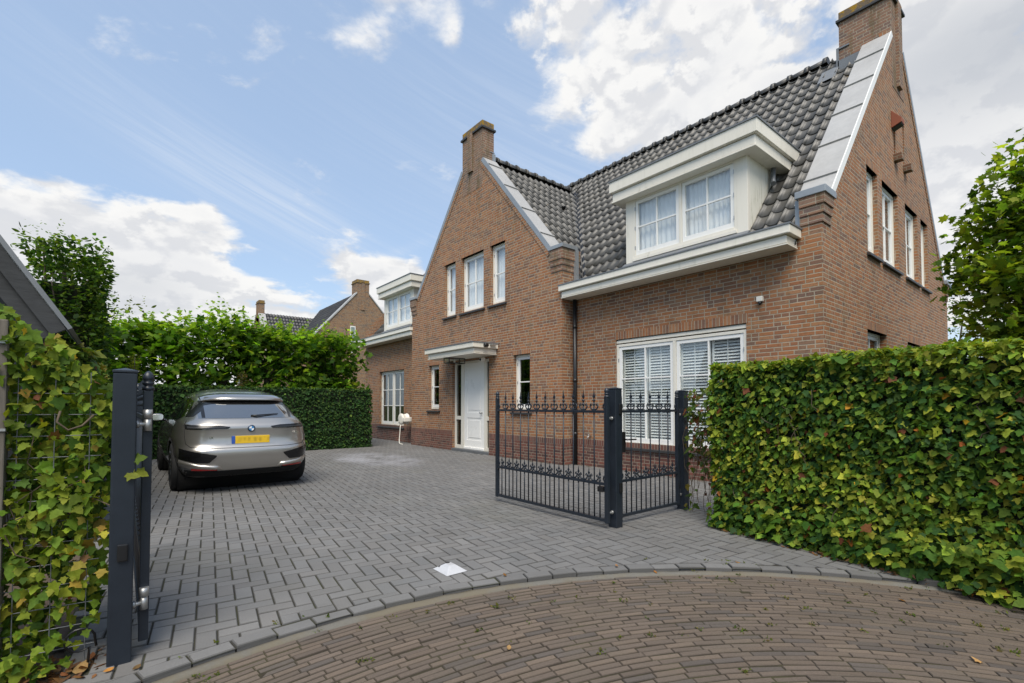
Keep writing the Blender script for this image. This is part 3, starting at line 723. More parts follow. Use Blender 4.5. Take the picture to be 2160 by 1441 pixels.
# ------------------------------------------------------------------ ground, driveway, road
CX_, CY_, RC = 1.099, .988, 4.02            # centre and radius of the round end of the road
def hedge_front(u): return 4.82-.145*(u+2.63)
def structure(o): o['kind'] = 'structure'; return o
mb = MB(); mb.poly([(-300, -300, -.075), (300, -300, -.075), (300, 300, -.075), (-300, 300, -.075)]); structure(mb.build('ground', M_grass, uv=False))
def clip(poly, n, d):      # keep p.n >= d
    out = []
    for i, p in enumerate(poly):
        q = poly[(i+1) % len(poly)]; a = p[0]*n[0]+p[1]*n[1]-d; b_ = q[0]*n[0]+q[1]*n[1]-d
        if a >= 0: out.append(p)
        if a*b_ < 0: t = a/(a-b_); out.append((p[0]+t*(q[0]-p[0]), p[1]+t*(q[1]-p[1])))
    return out
mb = MB()
for k in range(60):
    t0, t1 = R(84+2*k), R(86+2*k)
    for r0, r1 in ((RC+.005, RC+.6), (RC+.6, 24)):
        q = clip([(CX_+r*math.cos(t), CY_+r*math.sin(t)) for r, t in ((r0, t0), (r1, t0), (r1, t1), (r0, t1))], (0, 1), -.2)
        if len(q) > 2: mb.poly([(x, y, -.0075) for x, y in q])
structure(mb.build('driveway_bed', M_joint, uv=False))
class Stones:
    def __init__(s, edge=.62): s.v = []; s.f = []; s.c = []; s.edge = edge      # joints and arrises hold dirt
    def add(s, poly, z, col, gap=.0022, ch=.0035, dp=.03, tilt=.004):
        a = sum(p[0]*q[1]-q[0]*p[1] for p, q in zip(poly, poly[1:]+poly[:1]))
        if a < 0: poly = poly[::-1]
        if abs(a) < .004: return
        n = len(poly); cx = sum(p[0] for p in poly)/n; cy = sum(p[1] for p in poly)/n
        tx, ty = random.gauss(0, tilt), random.gauss(0, tilt)
        def shrink(g):
            r = []
            for p in poly:
                dx, dy = p[0]-cx, p[1]-cy; L = math.hypot(dx, dy) or 1
                r.append((p[0]-math.copysign(min(g, abs(dx)*.9), dx), p[1]-math.copysign(min(g, abs(dy)*.9), dy)))
            return r
        i = len(s.v)
        for g, h in ((gap, -dp), (gap, -ch), (gap+ch, 0)):
            for p in shrinkrot(poly, cx, cy, g): s.v.append((p[0], p[1], z+h+(p[0]-cx)*tx+(p[1]-cy)*ty))
        for r in (0, 1):
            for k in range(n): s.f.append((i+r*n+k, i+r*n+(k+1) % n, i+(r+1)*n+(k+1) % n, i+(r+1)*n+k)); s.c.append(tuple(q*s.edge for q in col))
        s.f.append(tuple(i+2*n+k for k in range(n))); s.c.append(col)
    def build(s, name, m, kind='structure'):
        me = bpy.data.meshes.new(name); me.from_pydata(s.v, [], s.f); me.materials.append(m)
        at = me.attributes.new('Col', 'FLOAT_COLOR', 'FACE'); at.data.foreach_set('color', np.array([(*c, 1) for c in s.c], np.float32).ravel())
        o = bpy.data.objects.new(name, me); COL.objects.link(o); o['kind'] = kind; return o
def shrinkrot(poly, cx, cy, g):
    """move every edge inwards by g"""
    n = len(poly); out = []
    for k in range(n):
        p0, p, p1 = Vector(poly[k-1]), Vector(poly[k]), Vector(poly[(k+1) % n])
        a = (p-p0); b_ = (p1-p)
        if a.length < 1e-6 or b_.length < 1e-6: out.append(tuple(p)); continue
        a.normalize(); b_.normalize(); na = Vector((-a.y, a.x)); nb = Vector((-b_.y, b_.x)); m_ = na+nb
        if m_.length < .2: out.append(tuple(p)); continue
        m_.normalize(); out.append(tuple(p+m_*(g/max(.35, m_.dot(na)))))
    return out
def in_drive(u, v):
    if v < -.16 or v > 7.53: return False
    if v > 7.22 and -14.05 < u < -7.2: return False
    if u < -14.02 and v < 5.9: return False
    if u < -18.6 or u > .9: return False
    if u > -2.62 and v > hedge_front(u)+.22: return False
    if v < 3 and u > -2.0: return math.hypot(u-CX_, v-CY_) > RC-.2 and u < -2.0
    return True
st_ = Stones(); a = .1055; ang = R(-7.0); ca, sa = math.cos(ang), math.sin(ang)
def rot(x, y): return (-3.2+x*ca-y*sa, 3.0+x*sa+y*ca)
for i in range(-165, 60):
    for j in range(-60, 60):
        d = (i-j) % 4
        if d == 0: q = [(i, j), (i+2, j), (i+2, j+1), (i, j+1)]
        elif d == 3: q = [(i, j), (i+1, j), (i+1, j+2), (i, j+2)]
        else: continue
        pl = [rot(x*a, y*a) for x, y in q]; cx = sum(p[0] for p in pl)/4; cy = sum(p[1] for p in pl)/4
        if not in_drive(cx, cy): continue
        r = math.hypot(cx-CX_, cy-CY_)
        if r < RC-.05: continue
        if r < RC+.26:
            n = ((cx-CX_)/r, (cy-CY_)/r); pl = clip(pl, n, n[0]*CX_+n[1]*CY_+RC+.110)
            if len(pl) < 3: continue
        g = float(np.clip(random.gauss(1, .055), .8, 1.25)); w = random.gauss(0, .008)
        near = math.exp(-max(0, r-RC)/1.6)
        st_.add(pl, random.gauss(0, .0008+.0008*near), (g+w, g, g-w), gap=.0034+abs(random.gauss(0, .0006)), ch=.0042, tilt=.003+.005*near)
th = R(84)
while th < R(203):
    L = random.gauss(.205, .006)/RC; t0, t1 = th, th+L-.004/RC; th += L
    u, v = CX_+RC*math.cos(t0), CY_+RC*math.sin(t0)
    if v > hedge_front(u)+.15 and u > -2.6: continue
    r0, r1 = RC+.002+random.gauss(0, .005), RC+.107
    g = random.gauss(.97, .09)
    st_.add([(CX_+r*math.cos(t), CY_+r*math.sin(t)) for r, t in ((r0, t0), (r1, t0), (r1, t1), (r0, t1))], .004+random.gauss(0, .004), (g, g, g), dp=.06, ch=.005, tilt=.018)
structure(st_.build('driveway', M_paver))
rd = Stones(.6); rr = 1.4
while rr < RC-.068:
    w = .0460; off = random.random(); nb = int(2*math.pi*rr/.168)
    dip = -.0335-.002*abs(math.sin(rr*2.1))
    for k in range(nb):
        t0 = 2*math.pi*(k+off)/nb; t1 = 2*math.pi*(k+off+1)/nb
        jit = random.gauss(0, .0025)
        c = random.random(); base = (.112, .087, .068) if c < .5 else ((.128, .098, .074) if c < .85 else (.090, .075, .064)); g = random.gauss(1, .08)
        col = tuple(max(.02, x*g) for x in base)
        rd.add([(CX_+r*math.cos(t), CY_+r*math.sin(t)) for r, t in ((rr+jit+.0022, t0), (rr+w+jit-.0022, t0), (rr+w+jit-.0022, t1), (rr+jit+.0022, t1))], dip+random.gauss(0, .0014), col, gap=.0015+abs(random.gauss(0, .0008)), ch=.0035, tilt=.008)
    rr += w
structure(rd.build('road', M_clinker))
mb = MB(); N = 120
ring = [mb.V([(CX_+r*math.cos(2*math.pi*k/N), CY_+r*math.sin(2*math.pi*k/N), z) for k in range(N)]) for r, z in ((.05, -.0395), (RC-.04, -.0395))]
for k in range(N): mb.F((ring[0]+k, ring[0]+(k+1) % N, ring[1]+(k+1) % N, ring[1]+k))
structure(mb.build('road_bed', M_rjoint, uv=False, recalc=False))
mb = MB(); N = 240; rg_ = []
for r, z in ((RC-.062, -.05), (RC-.058, -.031), (RC-.02, -.022), (RC+.01, -.026), (RC+.02, -.06)):
    rg_.append(mb.V([(CX_+(r+random.gauss(0, .0035))*math.cos(2*math.pi*k/N), CY_+(r+random.gauss(0, .0035))*math.sin(2*math.pi*k/N), z+random.gauss(0, .0025)) for k in range(N)]))
mb.smooth = True
for q in range(4):
    for k in range(N): mb.F((rg_[q]+k, rg_[q]+(k+1) % N, rg_[q+1]+(k+1) % N, rg_[q+1]+k))
structure(mb.build('gutter_strip', M_conc, uv=False))
mb = MB(); mb.poly([(-12, -5, -.03), (-2.7, -5, -.03), (-3.05, -.20, -.03), (-14, -.18, -.03)]); mb.poly([(-2.66, 4.86, -.009), (2.4, 4.10, -.009), (2.4, 6, -.009), (-2.5, 5.5, -.009)])
mb.poly([(-3.05, -.20, -.031), (-2.7, -5, -.031), (-2.2, -5, -.031), (-3.0, -.2, -.031)])
structure(mb.build('planting_soil', M_soil, uv=False, recalc=False))

# ------------------------------------------------------------------ leaves
def tmpl(outline, fold=.12):
    """outline: half or full list of (x, y); fan from the midrib"""
    n = len(outline); cy = .42
    v = [(0, cy, -fold*.3)]+[(x, y, -fold*abs(x)*0.9+.10*(y-.4)*(y-.4)*-1) for x, y in outline]
    f = [(0, 1+k, 1+(k+1) % n) for k in range(n)]
    return np.array(v, float), np.array(f, np.int32)
def sym(h): return h+[(-x, y) for x, y in h[::-1] if abs(x) > 1e-6]
T_IVY = tmpl(sym([(0, 0), (.26, -.10), (.30, .12), (.58, .26), (.30, .46), (.26, .66), (0, 1.0)]), .25)
T_PLANE = tmpl(sym([(0, 0), (.22, -.06), (.28, .14), (.62, .18), (.42, .36), (.56, .66), (.24, .62), (0, 1.0)]), .2)
T_OVAL = tmpl(sym([(0, 0), (.22, .22), (.27, .5), (.16, .8), (0, 1.0)]), .3)
T_SMALL = tmpl(sym([(0, 0), (.34, .05), (.42, .4), (0, 1.0)]), .25)
def leaf_mesh(name, P, Nn, T, sz, col, tm, m, parent=None):
    P, Nn, T = np.asarray(P, float), np.asarray(Nn, float), np.asarray(T, float)
    Nn /= np.linalg.norm(Nn, axis=1, keepdims=True)+1e-9
    T = T-(T*Nn).sum(1, keepdims=True)*Nn; T /= np.linalg.norm(T, axis=1, keepdims=True)+1e-9
    B = np.cross(T, Nn); tv, tf = tm; n, k = len(P), len(tv)
    sz = np.asarray(sz)[:, None, None]
    curl = RNG.uniform(.5, 1.8, (n, 1, 1))
    V = P[:, None, :]+sz*(tv[None, :, 0:1]*B[:, None, :]+tv[None, :, 1:2]*T[:, None, :]+curl*tv[None, :, 2:3]*Nn[:, None, :])
    off = Vector((0, 0, 0))
    if parent is not None: off = parent.location
    V = V.reshape(-1, 3)-np.array(off)
    F = (tf[None]+(np.arange(n)*k)[:, None, None]).reshape(-1, 3)
    me = bpy.data.meshes.new(name); me.vertices.add(len(V)); me.vertices.foreach_set('co', V.ravel().astype(np.float32))
    me.loops.add(F.size); me.loops.foreach_set('vertex_index', F.ravel().astype(np.int32))
    me.polygons.add(len(F)); me.polygons.foreach_set('loop_start', np.arange(0, F.size, 3, dtype=np.int32))
    me.polygons.foreach_set('use_smooth', np.ones(len(F), bool))
    me.update(calc_edges=True); me.validate()
    c4 = np.concatenate([np.repeat(np.asarray(col), k, 0), np.ones((n*k, 1))], 1).astype(np.float32)
    at = me.attributes.new('Col', 'FLOAT_COLOR', 'POINT'); at.data.foreach_set('color', c4.ravel())
    me.materials.append(m)
    o = bpy.data.objects.new(name, me); COL.objects.link(o)
    if parent is not None: o.parent = parent
    return o
def pick(cols, w, n, var=.22):
    w = np.array(w, float); w /= w.sum(); c = np.array(cols)[RNG.choice(len(cols), n, p=w)]
    return np.clip(c*np.exp(RNG.normal(0, var, (n, 1)))*np.exp(RNG.normal(0, .06, (n, 3))), .003, .9)
def vnoise(p, f, seed=0):     # smooth pseudo-noise from sines
    r = np.random.default_rng(seed); o = np.zeros(len(p))
    for k in range(6):
        d = r.normal(0, 1, 3); o += np.sin(p@(d*f)+r.uniform(0, 6.28))
    return o/6
IVYC = [(.030, .074, .018), (.058, .122, .018), (.105, .178, .020), (.19, .245, .026), (.28, .30, .035), (.48, .26, .02), (.14, .05, .022), (.30, .10, .02)]
def face_leaves(faces, dens, size, thick, cols, w, tm, m, parent, name='foliage', bulge=.05, up=.45, jit=.42, topbright=0., keep=None, top_rag=0.):
    P, Nn, T, SZ, C = [], [], [], [], []
    for o, e1, e2, nm in faces:
        o, e1, e2, nm = (np.array(q, float) for q in (o, e1, e2, nm)); nm /= np.linalg.norm(nm)
        n = int(dens*np.linalg.norm(np.cross(e1, e2))); a, b_ = RNG.random((n, 1)), RNG.random((n, 1))
        p = o+a*e1+b_*e2
        if top_rag: p[:, 2] += top_rag*vnoise(p, 3.0, 5)*(p[:, 2] > .6*(o[2]+e2[2]))
        p = p+nm*(bulge*vnoise(p, 4.5, 3)[:, None]+bulge*.6*vnoise(p, 11, 4)[:, None])
        d = RNG.random((n, 1))**1.6*thick; p = p-nm*d+RNG.normal(0, .008, (n, 3))
        nn = nm*1.0+np.array([0, 0, up])*(nm[2] < .7)+RNG.normal(0, jit, (n, 3))
        tt = np.array([0, 0, -1.0])*(nm[2] < .7)+RNG.normal(0, .45, (n, 3))+nm*.15
        if nm[2] > .7: tt = RNG.normal(0, 1, (n, 3))
        sz = size*np.exp(RNG.normal(0, .28, n))
        ww = np.array(w, float)
        c = pick(cols, ww, n)
        if len(cols) > 4:      # noise patches of lighter leaves; topbright paints light from above into the top ones
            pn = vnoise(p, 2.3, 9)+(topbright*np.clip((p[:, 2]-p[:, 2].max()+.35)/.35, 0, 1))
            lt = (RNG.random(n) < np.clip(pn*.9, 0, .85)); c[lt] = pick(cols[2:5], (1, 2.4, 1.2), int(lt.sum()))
        if keep is not None:
            k = keep(p); p, nn, tt, sz, c = p[k], nn[k], tt[k], sz[k], c[k]
        P.append(p); Nn.append(nn); T.append(tt); SZ.append(sz); C.append(c)
    return leaf_mesh(name, np.concatenate(P), np.concatenate(Nn), np.concatenate(T), np.concatenate(SZ), np.concatenate(C), tm, m, parent)
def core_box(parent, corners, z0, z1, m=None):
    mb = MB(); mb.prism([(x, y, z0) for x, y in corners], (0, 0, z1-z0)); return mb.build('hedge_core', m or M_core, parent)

# ivy hedge on the right
ih = empty('ivy_hedge', (-.6, 4.8, 0), 'dense mixed green ivy hedge with yellow leaves, nearest the road', 'hedge')
A = Vector((-2.63, 4.82, 0)); B = Vector((2.3, hedge_front(2.3), 0)); dv = B-A; nf = (-.144, -.99, 0)
face_leaves([((A.x, A.y, 0), tuple(dv), (0, 0, 1.70), nf)], 2400, .046, .11, IVYC, (2.2, 3.2, 2.7, 1.5, .5, .05, .16, .05), T_IVY, M_ivy, ih, bulge=.055, topbright=1.2, top_rag=.03, jit=.55)
face_leaves([((A.x, A.y, 1.70), tuple(dv), (.09, .62, 0), (0, 0, 1)), ((A.x, A.y, 0), (.09, .62, 0), (0, 0, 1.70), (-1, .14, 0))], 1700, .045, .07, IVYC, (.7, 1.6, 2.6, 3.0, 2.2, .06, .10, .04), T_IVY, M_ivy, ih, bulge=.04, topbright=1.6, top_rag=.03)  # lighter leaf mix: light on the hedge top is put into the colours
face_leaves([((A.x, A.y, 0), tuple(dv), (0, 0, .32), (-.144, -.99, .35))], 620, .060, -.10, IVYC, (2, 3.4, 3, 1.6, .4, .05, .25, .06), T_IVY, M_ivy, ih, bulge=.06, name='low_foliage')
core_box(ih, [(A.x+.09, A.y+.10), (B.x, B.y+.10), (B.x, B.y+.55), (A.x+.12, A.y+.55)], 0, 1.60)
mb = MB()
for k in range(30):
    t = random.random(); p = A+dv*t; z = random.uniform(.0, 1.2); path = []
    q = Vector((p.x, p.y+.015, z))
    for s in range(7): path.append(q.copy()); q += Vector((random.gauss(0, .028), random.gauss(-.002, .008), random.uniform(.02, .07)))
    mb.tube(path, .0028, 5)
mb.build('stem', M_vine, ih)
# thin reddish climber on the wire between the gate post and the hedge
cl = empty('climbing_ivy', (-3.0, 5.25, 0), 'thin patchy ivy with reddish leaves between gate post and hedge', 'ivy')
cols2 = [(.06, .11, .02), (.11, .15, .025), (.16, .13, .03), (.17, .07, .03), (.05, .08, .02), (.13, .05, .03)]
kp = lambda p: (RNG.random(len(p)) < np.clip(.15+.75*(p[:, 2]-.25)/.9+.7*vnoise(p, 6, 8), .04, 1)) & (p[:, 2] < 1.46+.05*vnoise(p, 9, 2))
face_leaves([((-3.22, 5.32, 0), (.70, -.22, 0), (0, 0, 1.47), (-.3, -.95, 0))], 1000, .052, .14, cols2, (3, 3, 1.5, 1, 2, .7), T_IVY, M_ivy, cl, keep=kp, bulge=.04)
mb = MB()
for k in range(22):
    t = random.random(); q = Vector((-3.2+.66*t, 5.34-.22*t, random.uniform(0, .3))); path = []
    for s in range(8): path.append(q.copy()); q += Vector((random.gauss(0, .025), random.gauss(0, .01), random.uniform(.06, .16)))
    mb.tube(path, .003, 5)
mb.build('stem', M_vine, cl)

# clipped hedge at the back of the drive
bh = empty('clipped_hedge', (-14.3, 3, 0), 'dark green clipped hedge along the back of the drive behind the car', 'hedge')
DK = [(.014, .040, .011), (.025, .060, .014), (.042, .086, .018), (.07, .12, .02)]
face_leaves([((-14.0, -.45, 0), (0, 6.36, 0), (0, 0, 1.74), (1, 0, 0)), ((-14.0, 5.91, 0), (-.62, 0, 0), (0, 0, 1.74), (0, 1, 0))], 900, .055, .06, DK, (3, 4, 2, .5), T_SMALL, M_hedgeleaf, bh, bulge=.025, jit=.5)
face_leaves([((-14.0, -.45, 1.74), (0, 6.36, 0), (-.62, 0, 0), (0, 0, 1))], 700, .055, .05, DK+[(.10, .15, .03)], (1, 3, 3, 2, 1), T_SMALL, M_hedgeleaf, bh, bulge=.02)
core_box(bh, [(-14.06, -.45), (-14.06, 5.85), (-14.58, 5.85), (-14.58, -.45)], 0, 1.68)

# side hedge along the left edge of the drive, behind the open gate
sh = empty('side_ivy_hedge', (-9, -.4, 0), 'yellowish ivy hedge running back along the drive behind the open gate', 'hedge')
YG = [(.03, .065, .014), (.055, .10, .018), (.095, .145, .024), (.16, .17, .035), (.22, .15, .03), (.14, .07, .03)]
face_leaves([((-13.9, -.22, 0), (7.6, 0, 0), (0, 0, 1.84), (0, 1, 0)), ((-6.3, -.22, 0), (0, -.5, 0), (0, 0, 1.84), (1, 0, 0))], 520, .07, .12, YG, (3, 3, 2.4, 1.2, .6, .3), T_IVY, M_ivy, sh, bulge=.07, top_rag=.08)
face_leaves([((-13.9, -.22, 1.84), (7.6, 0, 0), (0, -.5, 0), (0, 0, 1))], 500, .07, .08, YG, (1, 2, 3, 2, .6, .3), T_IVY, M_ivy, sh, bulge=.08)
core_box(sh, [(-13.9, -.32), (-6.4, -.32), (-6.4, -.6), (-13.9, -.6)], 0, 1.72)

# trees
def limb_path(a, b_, n, j):
    a, b_ = Vector(a), Vector(b_); return [a.lerp(b_, k/n)+(Vector((random.gauss(0, j), random.gauss(0, j), random.gauss(0, j))) if 0 < k < n else Vector()) for k in range(n+1)]
def crown(parent, clumps, per, size, spread, cols, w, tm, m=None, shoots=(), drop=-.35, outward=None):
    P, Nn, T, SZ, C = [], [], [], [], []
    for (x, y, z), s in clumps:
        n = max(3, int(per*s)); p = np.array([x, y, z])+np.clip(RNG.normal(0, 1, (n, 3)), -1.7, 1.7)*np.array([spread, spread, spread*.7])*s
        c = pick(cols, w, n)*np.exp(RNG.normal(0, .16))
        nn = np.array([0, 0, 1.0])+RNG.normal(0, .65, (n, 3)); d = p-np.array([x, y, z]); tt = d/(np.linalg.norm(d, axis=1, keepdims=True)+1e-6)+np.array([0, 0, drop])+RNG.normal(0, .4, (n, 3))
        P.append(p); Nn.append(nn); T.append(tt); SZ.append(size*np.exp(RNG.normal(0, .25, n))); C.append(c)
    for (x, y, z), (dx, dy, dz), n in shoots:
        t = np.linspace(0, 1, n)[:, None]; p = np.array([x, y, z])+t*np.array([dx, dy, dz])+RNG.normal(0, .035, (n, 3))
        th = RNG.uniform(0, 6.28, n); tt = np.stack([np.cos(th), np.sin(th), np.full(n, .1)], 1); nn = np.array([0, 0, 1.0])-tt*.2+RNG.normal(0, .4, (n, 3))
        P.append(p); Nn.append(nn); T.append(tt); SZ.append(size*np.linspace(1.0, .5, n)*np.exp(RNG.normal(0, .15, n))); C.append(np.clip(pick(cols[-2:], (1, 1), n)*1.15, 0, .9))
    return leaf_mesh('crown', np.concatenate(P), np.concatenate(Nn), np.concatenate(T), np.concatenate(SZ), np.concatenate(C), tm, m or M_leaf, parent)
PC = [(.044, .105, .016), (.085, .175, .020), (.140, .240, .026), (.22, .31, .038)]
lab = ['broad leaved green tree above the hedge, leftmost in the row', 'broad leaved green tree above the hedge left of the car roof', 'tallest broad leaved tree of the row, straight above the car', 'broad leaved tree in front of the small far chimney', 'broad leaved tree in the row below the far brick gable', 'broad leaved tree beside the left end of the house']
for k, y0 in enumerate((-.1, 1.05, 2.2, 3.35, 4.45, 5.42)):
    x0 = -15.7+random.gauss(0, .1)
    tr = empty('plane_tree', (x0, y0, 0), lab[k], 'tree', 'trees in a row behind the clipped hedge')
    hgt = (3.3, 3.4, 3.6, 3.45, 3.4, 3.35)[k]
    mb = MB(); mb.tube(limb_path((x0, y0, -.05), (x0, y0, 2.2), 4, .02), [.09, .08, .075, .07, .06], 10)
    ends = []
    for q in range(9):
        e = Vector((x0+random.gauss(0, .35), y0+random.uniform(-.75, .75), random.uniform(2.3, hgt))); ends.append(e)
        mb.tube(limb_path((x0, y0, random.uniform(1.5, 2.15)), e, 4, .05), [.035, .028, .022, .015, .008], 6)
    mb.build('trunk', M_bark, tr)
    cls = []
    for q in range(86):
        z = random.uniform(1.35, hgt); ww = .62 if z < hgt-.35 else .5
        cls.append(((x0+random.uniform(-.62, .62), y0+random.uniform(-ww, ww), z), random.uniform(.6, 1.25)))
    sh_ = []
    for q in range(22):
        zz = hgt-random.uniform(0, .35); sh_.append(((x0+random.gauss(0, .4), y0+random.uniform(-.6, .6), zz), (random.gauss(0, .12), random.gauss(0, .12), random.uniform(.25, .58 if k != 2 else .9)), random.randint(11, 19)))
    crown(tr, cls, 22, .142, .19, PC, (2.5, 3.4, 2.4, 1.1), T_PLANE, shoots=sh_)
# big tree at the right behind the hedge
TX, TY = .16, 9.42
rt = empty('maple_tree', (TX, TY, 0), 'large leafy tree rising behind the right hedge beside the brick gable', 'tree')
mb = MB(); mb.tube(limb_path((TX, TY, -.05), (TX, TY, 2.6), 5, .03), [.13, .115, .10, .095, .085, .07], 12)
for q in range(22):
    th = random.uniform(0, 6.28); rr = random.uniform(.5, 1.3); z = random.uniform(2.0, 4.7)
    mb.tube(limb_path((TX, TY, random.uniform(1.4, 2.6)), (TX+rr*math.cos(th), TY+rr*math.sin(th), z), 5, .06), [.05, .04, .03, .022, .014, .007], 6)
mb.build('trunk', M_bark, rt)
cls = []
while len(cls) < 950:
    d = Vector((random.gauss(0, 1), random.gauss(0, 1), random.gauss(0, 1))).normalized(); r = random.random()**.38
    z = 3.2+2.0*d.z*r; rad = 1.5*(1.0 if d.z < .2 else 1-.42*(d.z-.2))
    p = (TX+d.x*r*rad, TY+d.y*r*rad, z)
    if p[0] < -1.8: continue
    cls.append((p, random.uniform(.55, 1.2)))
sh_ = [((TX+random.gauss(0, .35), TY+random.gauss(0, .35), 4.6), (random.gauss(0, .15), random.gauss(0, .15), random.uniform(.3, .6)), 12) for q in range(9)]
crown(rt, cls, 23, .090, .15, [(.050, .100, .014), (.095, .160, .018), (.155, .225, .024), (.24, .29, .034)], (2.2, 3, 2.4, 1.6), T_PLANE, shoots=sh_)
# light shrub tree far behind the gable
bt = empty('birch_tree', (-3.4, 24.0, 0), 'light airy tree far behind the gable at the right', 'tree')
mb = MB(); mb.tube(limb_path((-3.4, 24, 0), (-3.3, 24, 5.4), 6, .06), [.09, .07, .06, .05, .03, .02, .01], 8); mb.build('trunk', M_bark, bt)
cls = [((-3.4+random.gauss(0, .8), 24+random.gauss(0, .8), random.uniform(1.5, 5.3)), random.uniform(.6, 1.1)) for q in range(120)]
crown(bt, cls, 20, .10, .32, [(.05, .09, .025), (.09, .14, .04), (.13, .17, .05)], (1, 2, 1), T_OVAL)
# tall hornbeam column at the left
hb = empty('hornbeam_tree', (-13.0, -.95, 0), 'tall clipped hornbeam column behind the dark shed roof at the left', 'tree')
mb = MB(); mb.tube(limb_path((-13, -.95, 0), (-13, -.95, 4.2), 6, .05), [.12, .11, .1, .09, .07, .05, .02], 8)
for q in range(16):
    e = Vector((-13+random.uniform(-.7, .7), -.95+random.uniform(-.75, .7), random.uniform(1.5, 4.5))); mb.tube(limb_path((-13, -.95, random.uniform(.8, 3.4)), e, 4, .05), [.04, .03, .02, .014, .008], 6)
mb.build('trunk', M_bark, hb)
core_box(hb, [(-13.5, -1.4), (-12.55, -1.4), (-12.55, -.5), (-13.5, -.5)], .3, 3.6)
cls = []
while len(cls) < 900:
    x, y, z = random.uniform(-.85, .75), random.uniform(-.42, .62), random.uniform(.5, 4.4)
    if max(abs(x)/.8, abs(y)/.77) < .55 and random.random() < .75: continue
    if z > 3.6 and abs(y) > .8-(z-3.6)*.22: continue
    cls.append(((-13+x, -.95+y, z), random.uniform(.5, 1.0)))
sh_ = [((-13+random.gauss(0, .3), -1.15+random.gauss(0, .3), 4.35), (random.gauss(0, .1), random.gauss(0, .12), random.uniform(.3, .62)), 12) for q in range(7)]
crown(hb, cls, 20, .095, .12, [(.028, .066, .015), (.050, .100, .019), (.082, .140, .025), (.125, .18, .035)], (2.4, 3, 2.2, 1.2), T_OVAL, shoots=sh_, drop=-.6)
# two slim young conifers behind the clipped hedge
for k, (y0, h_, lb) in enumerate(((.25, 2.5, 'slim yellow green conifer behind the hedge near the open gate'), (2.55, 2.15, 'small brownish conifer tip just above the clipped hedge'))):
    cf = empty('conifer', (-14.75, y0, 0), lb, 'conifer')
    mb = MB(); mb.tube([(-14.75, y0, 0), (-14.75, y0, h_-.05)], [.03, .006], 6); mb.build('trunk', M_bark, cf)
    cls = [((-14.75+random.gauss(0, .10)*(1-z/h_)*1.6, y0+random.gauss(0, .10)*(1-z/h_)*1.6, z), .8) for z in np.linspace(.6, h_-.05, 46)]
    crown(cf, cls, 22, .05, .075, [(.10, .12, .02), (.16, .17, .03)] if k == 0 else [(.07, .075, .025), (.12, .09, .04)], (1, 1), T_OVAL, drop=.8)
# loose far trees behind the left hedge
ft = empty('garden_tree', (-19, -1.2, 0), 'loose yellow green trees far behind, right of the hornbeam', 'tree')
mb = MB(); mb.tube(limb_path((-19, -1.2, 0), (-19, -1.2, 4.3), 5, .05), [.1, .08, .06, .05, .03, .01], 8); mb.build('trunk', M_bark, ft)
cls = [((-19+random.gauss(0, .7), -.9+random.gauss(0, .75), random.uniform(1.2, 4.1)), random.uniform(.6, 1.1)) for q in range(150)]
sh_ = [((-19+random.gauss(0, .5), -.8+random.gauss(0, .7), 4.0), (0, random.gauss(0, .1), random.uniform(.3, .8)), 14) for q in range(8)]
crown(ft, cls, 20, .11, .24, [(.045, .075, .016), (.08, .115, .02), (.13, .15, .03)], (2, 2, 1), T_OVAL, shoots=sh_)

# ------------------------------------------------------------------ left fence with ivy
FA, FB = Vector((-3.17, -.07, 0)), Vector((-3.30, -1.3, 0))
wf = empty('wire_fence', (-3.22, -.6, 0), 'wire mesh fence panel between wooden post and dark gate post', 'fence')
mb = MB(); z = .10
while z < 1.42: mb.tube([(FA.x, FA.y, z), (FB.x, FB.y, z+.004)], .0022, 6, False); z += .102
for k in range(10): p = FA.lerp(FB, (k+.35)/9.6); mb.tube([(p.x+.004, p.y, .02), (p.x+.004, p.y, 1.43)], .0022, 6, False)
mb.build('wire_mesh', M_wire, wf)
fp = empty('fence_post', (-3.20, -.435, 0), 'weathered grey wooden fence post in the ivy at the left edge', 'post')
mb = MB(); mb.box(-3.25, -3.155, -.50, -.405, -.1, 1.66); mb.build('post_shaft', M_wood, fp, bevel=.006)
mb = MB()
for z in (.35, 1.15, 1.55): mb.box(-3.252, -3.148, -.502, -.403, z, z+.012)
mb.build('wire_band', M_galv, fp)
iv = empty('fence_ivy', (-3.2, -.5, 0), 'bright yellow green ivy climbing the wire fence beside the nearest post', 'ivy')
YI = [(.055, .105, .014), (.10, .160, .016), (.155, .205, .020), (.23, .260, .026), (.22, .16, .03), (.16, .075, .03), (.40, .27, .02)]
kp = lambda p: (RNG.random(len(p)) < np.clip(.92-.75*np.clip((.50-p[:, 2])/.35, 0, 1)*np.clip((p[:, 1]+.30)/.15, 0, 1)+.8*vnoise(p, 5.5, 31), .05, 1)) & (p[:, 2] < 1.40+.35*np.clip((-.06-p[:, 1])/.36, 0, 1)+.05*vnoise(p, 12, 6))
face_leaves([((FA.x+.055, FA.y+.02, 0.03), (-.13, -1.15, 0), (0, 0, 1.85), (1, -.1, 0))], 3000, .042, .24, YI, (2.4, 3.4, 3.0, 1.8, .2, .10, .03), T_IVY, M_ivy, iv, keep=kp, bulge=.06, up=.35, jit=.6)
face_leaves([((FA.x-.25, FA.y+.0, 0.1), (-.13, -1.15, 0), (0, 0, 1.6), (1, -.1, 0))], 420, .07, .3, YG, (3, 3, 2, .6, .3, .2), T_IVY, M_ivy, iv, keep=kp, bulge=.06, name='inner_foliage')
P_ = np.array([(-3.09, .035, .97), (-3.07, .055, 1.0), (-3.06, .03, .93), (-3.08, .07, .94), (-3.1, -.02, 1.29), (-3.09, .01, 1.27)]); n_ = len(P_)
